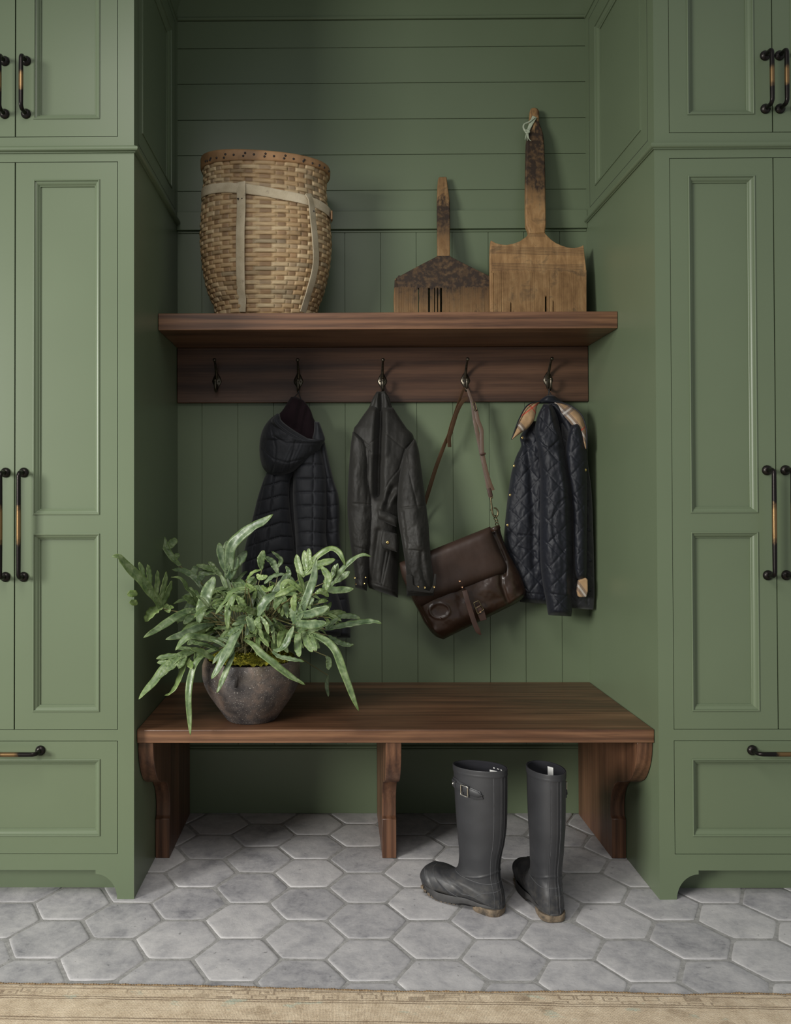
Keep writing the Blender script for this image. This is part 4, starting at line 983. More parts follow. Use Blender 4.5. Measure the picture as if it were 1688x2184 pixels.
b.make('buckle', M['antique_brass'], parent=bag, smooth=60)
patch('buckle_tab', z9([(985, 1490), (1030, 1470), (1090, 1530), (1120, 1640), (1040, 1660), (1010, 1580)]), .465, .012, M['strap_dark'], bag)
for u, v, y in ((*z9([(789, 1176)])[0], .4855), (*z9([(820, 1248)])[0], .4860), (*z9([(1038, 1546)])[0], .490)): snap(bag, u, v, y, .0033, 'copper', 'rivet', True)
# rolled tab and end loop at the upper corner
b = B(); P = smooth_curve([onY(u, v, y) for (u, v), y in zip(z9([(1172, 568), (1215, 552), (1265, 528)]), (.490, .478, .490))], 12)
b.tube(P, 1.0, 14, flat=(.012, .010), up=(0, -1, 0)); b.make('corner_tab', M['leather'], parent=bag, smooth=60)
# shoulder strap
SY = .553
def ribbon(name, pts, ys, w, mat, th=.0032, n=60, up=(0, -1, 0), widths=None):
    P = smooth_curve([onY(u, v, y) for (u, v), y in zip(pts, ys)], n); b = B()
    b.tube(P, 1.0 if widths is None else np.interp(np.linspace(0, 1, n), np.linspace(0, 1, len(widths)), widths), 12, flat=(w, th), up=up)
    return b.make(name, mat, parent=bag, smooth=60)
hk = onY(992, 831, .56)
ribbon('shoulder_strap', [(993.5, 827.5)] + zq([(495, 45), (470, 105), (448, 170), (425, 240), (402, 310), (385, 370), (372, 420), (345, 480), (310, 570), (270, 680), (232, 800), (195, 920), (150, 1060), (90, 1250), (30, 1420)]) , [.562, .560, .556, .552, .550, .550, .550, .552, .554, .556, .558, .56, .565, .578, .582, .582], .0150, M['strap_tan'], n=90, up=(.55, -1, .1), widths=[.55, .7, .85, .95, 1, 1, 1.05, 1.1])
ribbon('strap_tongue', zq([(528, 112), (500, 125), (470, 165), (440, 230), (415, 310), (392, 390), (378, 440), (381, 512)]), [.548, .545, .544, .544, .544, .545, .546, .545], .0140, M['strap_tan'], n=50, up=(.5, -1, .1))
ribbon('shoulder_strap', [(993.5, 827.5)] + zq([(530, 42), (545, 85), (560, 130), (572, 175), (580, 250), (596, 340), (615, 430), (636, 530), (655, 620), (676, 720), (696, 820), (710, 880), (718, 915)]), [.560, .558, .554, .552, .550, .548, .546, .545, .544, .543, .542, .541, .540, .540], .0140, M['strap_tan'], n=80, up=(-.3, -1, .1), widths=[.55, .8, .9, 1, 1, 1, 1, 1.1])
ribbon('strap_tongue', zq([(575, 150), (598, 220), (612, 290), (642, 370), (644, 440), (650, 560), (668, 650), (690, 740), (712, 810), (735, 866)]), [.545, .542, .540, .538, .538, .538, .537, .536, .535, .535], .0130, M['strap_tan'], n=60, up=(-.3, -1, .1))
b = B(); c = [onY(u, v, .536) for u, v in zq([(568, 150), (590, 140), (606, 205), (588, 215)])]
path = []
for i in range(4):
    for k in range(5): path.append(c[i] * (1 - k / 5) + c[(i + 1) % 4] * (k / 5))
path.append(c[0]); b.tube(path, .0016, 8); b.make('strap_buckle', M['antique_brass'], parent=bag, smooth=60)
ribbon('strap_keeper', zq([(628, 572), (650, 568), (672, 566)]), [.534, .532, .534], .0065, M['strap_dark'], .012, 8, (0, -1, 0))
ribbon('clip_tab', zq([(700, 850), (710, 885), (720, 925)]), [.536, .534, .534], .0125, M['strap_dark'], .0065, 10)
b = B(); zc = lambda L: [onY(u, v, .530) for u, v in L]
b.tube(smooth_curve(zc(z9([(1165, 175), (1172, 240), (1180, 300), (1190, 370), (1210, 402), (1235, 405), (1252, 375), (1250, 335), (1228, 305), (1202, 298)])), 50), np.r_[np.full(20, .0030), np.linspace(.0030, .0024, 30)], 10)
b.tube(zc(z9([(1168, 178), (1192, 172)])), .0034, 10); b.tube(zc(z9([(1160, 325), (1186, 318)])), .0024, 10)
ring = lambda u, v, rx, rz, r: b.tube([tuple(onY(u, v, .530) + np.array([rx * math.cos(a), .004 * math.sin(2 * a), rz * math.sin(a)])) for a in np.linspace(0, 2 * PI, 25)], r, 8)
u, v = z9([(1222, 418)])[0]; ring(u, v, .0042, .0075, .0014)
u, v = z9([(1236, 455)])[0]; ring(u, v, .0040, .0070, .0014)
u, v = z9([(1240, 492)])[0]; ring(u, v, .0045, .0060, .0014)
b.make('snap_clip', M['antique_brass'], parent=bag, smooth=60)

# ================================================================== RUBBER BOOTS
def rubber():
    t = NT('rubber'); n = t.noise(t.oc(), 14, 4); s = t.noise(t.oc(), 55, 5, .65); v = t.sep(t.oc())
    dust = t.math('MULTIPLY', t.rng(v[2], .11, .015), t.rng(s, .44, .66))
    t.set(t.mix(t.math('MULTIPLY', dust, .35), t.ramp(n, [(.3, (.020, .0205, .0225)), (.7, (.028, .0287, .0315))]), (.12, .108, .088)), t.rng(s, .3, .7, .56, .44), 0, .45)
    t.bump(t.noise(t.oc(), 300, 2), .08, .0005); M['rubber'] = t.mat
    t = NT('muddy_sole'); n = t.noise(t.oc(), 38, 5, .65); g = t.noise(t.oc(), 160, 3)
    t.set(t.ramp(n, [(.35, (.055, .048, .040)), (.5, (.15, .115, .08)), (.68, (.25, .195, .135))]), .85, 0, .2); t.bump(g, .5, .002); M['mud'] = t.mat
    flat_mat('rubber_sole', (.034, .033, .033), .6, var=.35, vs=60); flat_mat('rubber_lit_seam', (.062, .063, .067), .55, var=.3, vs=90); flat_mat('boot_lining', (.013, .013, .016), .9, 0, .2); flat_mat('label_white', (.70, .70, .68), .8)
rubber()
BR = [  # front (s,z), back (s,z), half-width, squareness
    ((.120, .362), (-.030, .371), .0450), ((.1185, .335), (-.0300, .343), .0450), ((.1155, .280), (-.0295, .285), .0445), ((.1115, .220), (-.0275, .228), .0430), ((.1065, .165), (-.0210, .180), .0400), ((.1035, .128), (-.0135, .150), .0390),
    ((.1045, .106), (-.0095, .122), .0365), ((.1095, .092), (-.0085, .098), .0358), ((.1190, .082), (-.0125, .076), .0362), ((.1310, .076), (-.0185, .050), .0372), ((.1440, .0735), (-.0200, .0200), .0380), ((.1560, .0745), (.018, .0185), .0385),
    ((.1680, .0770), (.062, .0200), .0405), ((.1800, .0775), (.105, .0140), .0440), ((.1930, .0745), (.145, .0130), .0455), ((.2060, .0670), (.178, .0170), .0420), ((.2150, .0560), (.200, .0240), .0320), ((.2195, .0455), (.2145, .0330), .0160)]
def boot(label, origin, ang, mirror):
    t = thing('rain_boot', label, 'boot', (*origin, 0), 'black rubber rain boots under the bench')
    f = np.array([-math.cos(ang), math.sin(ang), 0]); l = np.array([-math.sin(ang), -math.cos(ang), 0]) * mirror     # forward, outer side
    o = np.array([*origin, 0.])
    W = lambda s, w, z: o + f * s + l * w + np.array([0, 0, z])
    tk = np.arange(len(BR)); tt = np.linspace(0, len(BR) - 1, 170)
    def ch(g): return mono(tk, [g(r) for r in BR], tt)
    fs, fz, bs, bz, hw = ch(lambda r: r[0][0]), ch(lambda r: r[0][1]), ch(lambda r: r[1][0]), ch(lambda r: r[1][1]), ch(lambda r: r[2])
    NA = 192; a = np.arange(NA) / NA * 2 * PI                         # 0 = front, pi/2 = outer side
    def surf(i_t, a, off):
        cs, cz = (fs + bs) / 2, (fz + bz) / 2; hs, hz_ = (fs - bs) / 2, (fz - bz) / 2; ln = np.hypot(hs, hz_)
        ca, sa = np.cos(a), np.sin(a); e = np.interp(tt, [0, 4, 9, 12, 17], [1.0, 1.0, .85, .75, .9])
        ca_ = np.sign(ca)[None, :] * np.abs(ca)[None, :] ** e[:, None]; sa_ = np.sign(sa)[None, :] * np.abs(sa)[None, :] ** e[:, None]
        k = 1 + off / np.maximum(ln, .012)[:, None]; kw = 1 + off / np.maximum(hw, .012)[:, None]
        S = cs[:, None] + hs[:, None] * ca_ * k; Z = cz[:, None] + hz_[:, None] * ca_ * k; Wd = hw[:, None] * sa_ * kw
        return S, Wd, Z
    off = np.zeros((len(tt), NA)); A = np.broadcast_to(a, off.shape); T = np.broadcast_to(tt[:, None], off.shape)
    da = lambda c: np.abs((A - c + PI) % (2 * PI) - PI)
    for c_, w_ in ((PI - .10, .035), (PI - .34, .03), (PI + .34, .03)):                # raised seams down the back
        off += .0015 * np.exp(-(da(c_) / w_) ** 2) * (T < 10.5)
    off += .0016 * np.exp(-(((T - 7.4) - .9 * np.cos(A)) / .10) ** 2) * (da(PI) < 2.4)     # seam round the ankle
    off += .0013 * (1 / (1 + np.exp(-((T - 9.4) - .25 * np.sin(A * 3)) / .05))) * (T < 12.6)   # heel counter
    off += .0018 * (T > 14.0) * (1 / (1 + np.exp(-(T - 14.1) / .05)))                    # toe cap
    off += .0014 * np.exp(-((T - 12.7) / .09) ** 2)
    off += -.0020 * fbm(A * 1.6 + 2, T * .7, 2) * np.clip((T - 3) / 3, 0, 1)
    S, Wd, Z = surf(tt, a, off)
    P = o + f * S[..., None] + l * Wd[..., None] + np.array([0, 0, 1.]) * Z[..., None]
    b = B(); fl = mirror < 0
    b.grid(P, cv=True, cap1=True, flip=fl)
    # lining down inside the shaft
    S2, W2, Z2 = surf(tt, a, -.0032 + 0 * off); P2 = o + f * S2[..., None] + l * W2[..., None] + np.array([0, 0, 1.]) * Z2[..., None]
    k = 60; rim = P[0:1] * .5 + P2[0:1] * .5 + np.array([0, 0, .0012])
    b.grid(np.concatenate([P2[:k][::-1], rim, P[0:1]]), cv=True, mi=1, cap0=True, flip=fl)
    b.make('boot_body', [M['rubber'], M['boot_lining']], parent=t, smooth=70)
    # moulded seam lines, coloured paler to paint in the light their crests catch
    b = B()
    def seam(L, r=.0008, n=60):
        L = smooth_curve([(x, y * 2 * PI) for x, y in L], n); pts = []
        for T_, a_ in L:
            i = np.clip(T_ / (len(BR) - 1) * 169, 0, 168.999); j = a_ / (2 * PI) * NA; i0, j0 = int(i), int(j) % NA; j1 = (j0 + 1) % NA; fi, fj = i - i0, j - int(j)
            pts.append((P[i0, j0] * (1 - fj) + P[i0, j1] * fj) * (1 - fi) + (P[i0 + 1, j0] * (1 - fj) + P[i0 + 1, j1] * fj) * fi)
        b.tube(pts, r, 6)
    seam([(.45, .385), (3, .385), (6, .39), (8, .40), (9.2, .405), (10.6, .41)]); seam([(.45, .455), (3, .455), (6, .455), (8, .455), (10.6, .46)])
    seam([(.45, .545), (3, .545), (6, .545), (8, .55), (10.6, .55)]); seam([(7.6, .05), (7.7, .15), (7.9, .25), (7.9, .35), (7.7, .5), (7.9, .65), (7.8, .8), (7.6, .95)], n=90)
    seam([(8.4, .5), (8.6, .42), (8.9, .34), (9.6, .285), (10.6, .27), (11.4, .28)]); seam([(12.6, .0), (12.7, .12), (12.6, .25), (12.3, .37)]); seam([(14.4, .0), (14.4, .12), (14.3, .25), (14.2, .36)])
    b.make('seam', M['rubber_lit_seam'], parent=t, smooth=70)
    # rolled top band
    b = B(); rows = []
    top = slice(0, 12)
    for i, ofs in ((-1, .0), (-1, .0012), (0, .0018), (1, .0010), (2, .0018), (3, .0010), (4, .0018), (5, .0016), (6, .0014), (6, .0)):
        j = max(i, 0); S3, W3, Z3 = surf(tt, a, np.full(off.shape, ofs)); dz = .0015 if i < 0 else 0
        rows.append(o + f * S3[j][:, None] + l * W3[j][:, None] + np.array([0, 0, 1.]) * (Z3[j] + dz)[:, None])
    b.grid(np.array(rows), cv=True, flip=fl); b.make('top_band', M['rubber'], parent=t, smooth=40)
    # sole: forward plate with lugs, and a separate heel block
    def foot_ring(s0, s1, wf, n=40, sq=.75):
        th = np.linspace(0, 2 * PI, n, endpoint=False); c = (s0 + s1) / 2; h = (s1 - s0) / 2
        s = c + h * np.sign(np.cos(th)) * np.abs(np.cos(th)) ** sq
        return s, np.sign(np.sin(th)) * np.abs(np.sin(th)) ** sq * np.array([wf(x) for x in s])
    wf = lambda s: float(np.interp(s, [-.022, .0, .05, .09, .15, .19, .215, .224], [.034, .038, .036, .040, .047, .045, .034, .02]))
    zt = lambda s: float(np.interp(s, [-.02, .03, .07, .11, .15, .19, .224], [.024, .025, .029, .025, .024, .029, .044]))
    zb_ = lambda s: float(np.interp(s, [-.02, .055, .075, .105, .15, .185, .224], [.016, .016, .016, .006, .004, .011, .028]))
    s, w = foot_ring(-.0215, .2235, wf, 80)
    mk = lambda k, zf: np.array([W(.1 + (x - .1) * k, y * k, zf(x)) for x, y in zip(s, w)])
    b = B(); b.grid(np.array([mk(.985, lambda x: zt(x) + .001), mk(1.0, lambda x: zt(x) - .002), mk(1.01, lambda x: zb_(x) + .003), mk(.99, zb_)]), cv=True, cap1=True, flip=not fl)
    b.make('sole', M['rubber_sole'], parent=t, smooth=40)
    b = B()
    for s0 in np.arange(.098, .205, .0125):
        wl = wf(s0 + .006) * .93; z1 = zb_(s0 + .005) + .0022
        b.prism([W(s0, -wl, max(z1 - .005, .0003)), W(s0 + .0080, -wl, max(z1 - .005 + .0008, .0003)), W(s0 + .0080, wl, max(z1 - .005 + .0008, .0003)), W(s0, wl, max(z1 - .005, .0003))], (0, 0, .007))
    b.make('tread', M['mud'], parent=t, smooth=0)
    s, w = foot_ring(-.0205, .060, lambda x: float(np.interp(x, [-.02, 0, .06], [.030, .034, .033])), 48, .6)
    mkh = lambda k, z: np.array([W(.02 + (x - .02) * k, y * k, z) for x, y in zip(s, w)])
    b = B(); b.grid(np.array([mkh(1.0, .0180), mkh(1.01, .0150), mkh(.97, .002), mkh(.94, .0)]), cv=True, cap0=True, cap1=True, flip=not fl); b.make('heel', M['mud'], parent=t, smooth=40)
    # buckle strap on the outer side
    S4, W4, Z4 = surf(tt, a, np.full(off.shape, .0008))
    def at(s_, z_, o_):
        """point on the outer face at height z, given the forward position s"""
        half = slice(0, NA // 2 + 1)
        d2 = (S4[:70, half] - s_) ** 2 + (Z4[:70, half] - z_) ** 2; i, j = np.unravel_index(np.argmin(d2), d2.shape)
        s2, w2, z2 = S4[i, j], W4[i, j], Z4[i, j]; nw = np.array([s2 - (fs[i] + bs[i]) / 2, w2 * 2.2]); nw /= np.linalg.norm(nw)
        return W(s_ + nw[0] * o_, w2 + nw[1] * o_, z_)
    def plate_on(name, L, mat, o_, th, bv=.0008):
        """a shallow moulded plate following the shaft"""
        n = 14; L = np.array(L); up, dn = L[: len(L) // 2], L[len(L) // 2:][::-1]
        q = np.linspace(0, 1, n); iu = np.interp(q, np.linspace(0, 1, len(up)), up[:, 0]), np.interp(q, np.linspace(0, 1, len(up)), up[:, 1])
        idn = np.interp(q, np.linspace(0, 1, len(dn)), dn[:, 0]), np.interp(q, np.linspace(0, 1, len(dn)), dn[:, 1])
        b = B(); rows = []
        for a_, z_, oo in ((iu[0], iu[1], -.002), (iu[0], iu[1], th * .7), (iu[0] * .93 + idn[0] * .07, iu[1] * .93 + idn[1] * .07, th), (iu[0] * .07 + idn[0] * .93, iu[1] * .07 + idn[1] * .93, th), (idn[0], idn[1], th * .7), (idn[0], idn[1], -.002)):
            rows.append([at(x, y, o_ + oo) for x, y in zip(a_, z_)])
        b.grid(np.array(rows), flip=mirror > 0); R = np.array(rows)
        b.grid(np.stack([R[:3, 0], R[::-1][:3, 0]], 1)); b.grid(np.stack([R[:3, -1], R[::-1][:3, -1]], 1))
        return b.make(name, mat, parent=t, smooth=60)
    plate_on('strap_base', [(.112, .332), (.095, .334), (.082, .329), (.070, .329), (.050, .324), (.020, .318), (.012, .308), (.020, .296), (.050, .300), (.070, .308), (.082, .306), (.095, .304), (.112, .306)][:6] + [(.012, .300), (.035, .294), (.055, .300), (.070, .309), (.095, .305), (.112, .305)], M['rubber'], .0, .0022)
    plate_on('strap', [(.106, .325), (.08, .3235), (.05, .3215), (.026, .318), (.014, .3095), (.014, .3085), (.026, .302), (.05, .305), (.08, .309), (.106, .311)], M['rubber'], .0020, .0024)
    plate_on('strap_anchor', [(.108, .328), (.100, .328), (.092, .3275), (.092, .309), (.100, .309), (.108, .3095)], M['rubber'], .0036, .0024)
    b = B(); b.ball(at(.101, .3185, .0066), .0034, 12, 0); b.make('stud', M['nickel'], parent=t, smooth=70)
    b = B(); cs_ = [(.070, .327), (.050, .3255), (.0505, .300), (.0705, .3015)]; path = []
    for i in range(4):
        for k in range(6):
            x = cs_[i][0] * (1 - k / 6) + cs_[(i + 1) % 4][0] * k / 6; y = cs_[i][1] * (1 - k / 6) + cs_[(i + 1) % 4][1] * k / 6
            path.append(at(x, y, .0088 if mirror > 0 else .0125))
    path.append(path[0]); b.tube(path, .0017, 8); b.make('buckle', M['nickel'], parent=t, smooth=60)
    # size label inside the back of the shaft
    c2 = lambda i, fr: P2[i, int(NA * fr) % NA] * .985 + P2[i].mean(0) * .015
    b = B(); span = (.60, .735) if mirror > 0 else (.105, .16)
    b.grid(np.array([[c2(i, q) for q in np.linspace(*span, 14)] for i in ((7, 9, 12) if mirror > 0 else (4, 9, 14))]))
    if mirror > 0:                                                   # small size marking printed above the label
        for q0, k in ((.625, 3), (.665, 2), (.70, 2)):
            for e in range(k): b.grid(np.array([[c2(i, q0 + e * .008 + d_) for d_ in (0, .005)] for i in (4, 5)]))
    b.make('size_label', M['label_white'], parent=t, smooth=70)
    return t
boot('black rubber boot shown side-on, buckle facing out, toe to the left', (.4045, -.0695), math.radians(38), 1)
boot('black rubber boot seen from behind, the one nearer the right-hand support', (.5425, -.102), math.radians(84), -1)

# ================================================================== RUG
t = NT('woven_rug'); v = t.sep(t.oc()); x = v[0]
d0 = t.math('SUBTRACT', t.math('MULTIPLY', x, -.0213), v[1])             # distance in from the edge
wob = t.noise(t.mapped((6, 2, 1)), 1, 3)
d = t.math('ADD', d0, t.math('MULTIPLY', t.math('SUBTRACT', wob, .5), .009))
q1 = t.noise(t.mapped((26, 34, 1)), 1, 5, .7); q2 = t.noise(t.mapped((210, 260, 1)), 1, 3, .7); q3 = t.noise(t.mapped((7, 9, 1)), 1, 4, .6)
base = t.ramp(t.math('ADD', t.math('MULTIPLY', q1, .45), t.math('ADD', t.math('MULTIPLY', q2, .35), t.math('MULTIPLY', q3, .20))), [(.34, (.27, .195, .122)), (.46, (.455, .36, .245)), (.56, (.555, .455, .322)), (.68, (.675, .575, .43))])
col = base
def band(a, c, soft=.0010): return t.math('MULTIPLY', t.rng(d, a - soft, a + soft), t.rng(d, c + soft, c - soft))
brown = (.125, .080, .045); soft_b = t.rng(q2, .30, .60, .35, 1.0)
mo = t.nd('ShaderNodeTexVoronoi', feature='F1', distance='CHEBYCHEV'); mo.inputs['Scale'].default_value = 1; mo.inputs['Randomness'].default_value = .45; t.ln(t.mapped((22, 44, 1)), mo.inputs['Vector'])
md = t.math('ADD', mo.outputs['Distance'], t.math('MULTIPLY', t.math('SUBTRACT', q2, .5), .10))
ringf = t.math('MULTIPLY', t.rng(md, .27, .30), t.rng(md, .40, .37)); core = t.rng(md, .13, .10)
brk = t.rng(t.noise(t.mapped((4.5, 8, 1), loc=(1.3, 0, 0)), 1, 2), .40, .56, .25, 1)
col = t.mix(t.math('MULTIPLY', t.math('MULTIPLY', t.math('MULTIPLY', t.math('MAXIMUM', ringf, core), .75), band(.022, .048)), t.math('MULTIPLY', brk, soft_b)), col, brown)
dots = t.nd('ShaderNodeTexVoronoi', feature='F1'); dots.inputs['Scale'].default_value = 1; dots.inputs['Randomness'].default_value = .9; t.ln(t.mapped((60, 90, 1)), dots.inputs['Vector'])
col = t.mix(t.math('MULTIPLY', t.math('MULTIPLY', t.rng(dots.outputs['Distance'], .26, .20), band(.011, .020)), .7), col, brown)
for a, c, k in ((-.05, .009, .75), (.0185, .0215, .85), (.0490, .0520, .95), (.0565, .0595, .95), (.120, .1235, .9), (.129, .132, .9)):
    col = t.mix(t.math('MULTIPLY', band(a, c, .0007), t.math('MULTIPLY', soft_b, k)), col, brown)
vo = t.nd('ShaderNodeTexVoronoi', feature='SMOOTH_F1'); vo.inputs['Scale'].default_value = 1; vo.inputs['Smoothness'].default_value = .3; t.ln(t.mapped((9, 14, 1), loc=(.3, 0, 0)), vo.inputs['Vector'])
vd = t.math('ADD', vo.outputs['Distance'], t.math('MULTIPLY', t.math('SUBTRACT', q1, .5), .5))
col = t.mix(t.math('MULTIPLY', t.math('MULTIPLY', t.rng(vd, .26, .14), t.math('MAXIMUM', band(.064, .116), t.rng(d, .135, .14))), t.rng(q2, .36, .62, .0, .75)), col, (.20, .135, .075))
col = t.mix(t.math('MULTIPLY', t.math('MULTIPLY', t.rng(t.noise(t.mapped((11, 24, 1), loc=(5, 1, 0)), 1, 3), .62, .68), t.rng(d, .010, .02)), t.rng(q2, .35, .6, .1, .6)), col, (.30, .43, .36))
t.set(col, .95, 0, .1, Sheen_Weight=.15)
kn = t.nd('ShaderNodeTexWave', wave_type='BANDS', bands_direction='X'); kn.inputs['Scale'].default_value = 105; kn.inputs['Distortion'].default_value = 3; t.ln(t.oc(), kn.inputs['Vector'])
k2 = t.nd('ShaderNodeTexWave', wave_type='BANDS', bands_direction='Y'); k2.inputs['Scale'].default_value = 85; k2.inputs['Distortion'].default_value = 4; t.ln(t.oc(), k2.inputs['Vector'])
t.bump(t.math('ADD', t.math('ADD', t.math('MULTIPLY', kn.outputs['Fac'], .35), t.math('MULTIPLY', k2.outputs['Fac'], .4)), t.math('MULTIPLY', q2, 1.2)), .45, .0022); M['rug'] = t.mat
edge_x = np.linspace(-1.35, 1.45, 320)
def edge_y(x): return np.interp(x, [-1.35, -.745, -.332, .121, .35, .52, .75, .85, .964, 1.45], [-.395, -.4006, -.4063, -.4270, -.4290, -.4277, -.4375, -.4310, -.4364, -.446]) + .0022 * fbm(x * 9, x * 0 + 2, 2)
rug = thing('area_rug', 'faded beige and brown woven rug along the bottom edge of the tiled floor', 'rug', (.1, -.415, 0))
ds = np.r_[0, .0012, .004, np.linspace(.01, .16, 24), np.linspace(.18, 1.1, 12)]
X, D_ = np.meshgrid(edge_x, ds, indexing='ij'); Yg = edge_y(X) - D_
Zg = .0082 - .0060 * np.exp(-D_ / .0022) + .0010 * fbm(X * 14, D_ * 30, 2) + .0006 * vnoise(X * 240, D_ * 240)
Zg[:, 0] = .0004
# the border pattern follows the hand-made edge, so the cloth is laid out straight in its own frame
b = B(); Pg = np.stack([X, Yg, Zg], -1); b.grid(Pg, flip=True)
bot = np.stack([X, Yg, 0 * Zg + .0003], -1)[:, [0, -1]]; b.grid(bot)
b.make('pile', M['rug'], parent=rug, smooth=60)
b = B(); n = 2400; xe = np.linspace(-1.35, 1.45, n)
r_ = .0036 + .0005 * np.sin(np.arange(n) * 1.25) + .0009 * vnoise(np.arange(n) * .11, 0 * xe)
b.tube(np.stack([xe, edge_y(xe) - .001, .0046 + .0006 * np.sin(np.arange(n) * .21)], -1), r_, 8)
t = NT('selvedge'); n_ = t.noise(t.mapped((300, 60, 60)), 1, 3); t.set(t.ramp(n_, [(.3, (.14, .09, .05)), (.7, (.30, .215, .125))]), .95, 0, .1); t.bump(n_, .6, .002); M['selvedge'] = t.mat
b.make('selvedge', M['selvedge'], parent=rug, smooth=70)
# ================================================================== FERN IN A STONEWARE POT
fern = thing('potted_fern', 'blue-green fern with long drooping fronds in a speckled stoneware pot, on the bench', 'plant', (*onY(537, 1500, .145)[:2], BENCH_Z))
PC = fern.matrix_world_loc.copy(); PY = PC[1]
zf = zpx(220, 1060, .3673)
lp = [(onY(u, v, PY)[2], (onY(2 * 536.8 - u, v, PY)[0] - onY(u, v, PY)[0]) / 2) for u, v in zf([(590, 966), (580, 1000), (580, 1050), (590, 1100), (612, 1150), (642, 1198), (675, 1245), (700, 1280), (714, 1300)])]
prof = [(0.0, .0)]
h0 = lp[-1][0]; hs = [(r, z - h0) for z, r in lp][::-1]
H = hs[-1][1]
pro = [(.01, 0), (hs[0][1 - 1] * .96, 0)] + [(r, max(z, .0) + .004) for r, z in hs]
zz = np.array([p[1] for p in pro]); rr_ = np.array([p[0] for p in pro])
zi = np.linspace(.002, zz[-1], 40); ri = mono(np.r_[0, zz[2:]], np.r_[rr_[1], rr_[2:]], zi)
prof = [(ri[0] * .97, .0)] + list(zip(ri, zi)) + [(ri[-1] - .003, zi[-1] + .0035), (ri[-1] - .009, zi[-1] + .003), (ri[-1] - .012, zi[-1] - .004), (ri[-1] - .012, zi[-1] - .04)]
b = B(); k = 96; A_ = np.arange(k) / k * 2 * PI; rows = []
for r, z in prof:
    w = 1 + .006 * np.sin(A_ * 3 + z * 30) + .004 * fbm(np.cos(A_) * 3 + z * 20, np.sin(A_) * 3, 2)
    rows.append(np.stack([PC[0] + r * w * np.cos(A_), PC[1] + r * w * np.sin(A_), np.full(k, BENCH_Z + z)], -1))
b.grid(np.array(rows), cv=True, cap0=True, cap1=True)
POTH = prof[-4][1]
t = NT('stoneware'); v = t.sep(t.oc()); n1 = t.noise(t.oc(), 18, 6, .65, .5); n2 = t.noise(t.oc(), 260, 3, .5); n3 = t.noise(t.oc(), 7, 4)
base = t.ramp(n1, [(.34, (.028, .025, .026)), (.5, (.070, .060, .056)), (.66, (.135, .100, .082))])
warm = t.math('MULTIPLY', t.rng(v[2], .115, .165), t.rng(n3, .40, .62)); base = t.mix(t.math('MULTIPLY', warm, .7), base, (.155, .118, .075))
base = t.mix(t.rng(n2, .64, .70), base, (.33, .31, .28)); base = t.mix(t.math('MULTIPLY', t.rng(n2, .36, .30), .7), base, (.018, .016, .016))
t.set(base, t.rng(n1, .3, .7, .62, .42), 0, .4); t.bump(t.math('ADD', n2, n1), .45, .002); M['stoneware'] = t.mat
b.make('pot', M['stoneware'], parent=fern, smooth=60)
# small pulled lug on the shoulder
b = B(); uv = zf([(775, 1072)])[0]; lugp = onY(uv[0], uv[1], PY - ri[-8] * .965)
th = np.linspace(-PI / 2, PI / 2, 13)
b.tube([(lugp[0] + .002 * math.sin(a), lugp[1] - .008 * math.cos(a), lugp[2] + .014 * math.sin(a)) for a in th], .0034, 12)
b.make('lug', M['stoneware'], parent=fern, smooth=70)
# moss
b = B(); nr_ = 46; na = 120; rows = []
for i in range(nr_):
    r = (ri[-1] - .011) * math.sqrt((i + .3) / nr_)
    a_ = np.arange(na) / na * 2 * PI; hh = BENCH_Z + POTH - .006 + .020 * math.cos(min(1, i / nr_) * PI / 2) + .009 * vnoise(np.cos(a_) * r * 260 + 50, np.sin(a_) * r * 260 + 50) + .006 * vnoise(np.cos(a_) * r * 700 + 9, np.sin(a_) * r * 700 + 50)
    rows.append(np.stack([PC[0] + r * np.cos(a_), PC[1] + r * np.sin(a_), hh], -1))
b.grid(np.array(rows), cv=True, cap0=True, flip=False)
t = NT('moss'); n1 = t.noise(t.oc(), 60, 5, .7); n2 = t.noise(t.oc(), 380, 3)
t.set(t.ramp(t.math('ADD', t.math('MULTIPLY', n1, .6), t.math('MULTIPLY', n2, .4)), [(.36, (.030, .030, .006)), (.5, (.14, .135, .014)), (.66, (.33, .28, .035))]), .95, 0, .1); t.bump(n2, .9, .004); M['moss'] = t.mat
b.make('moss', M['moss'], parent=fern, smooth=40)
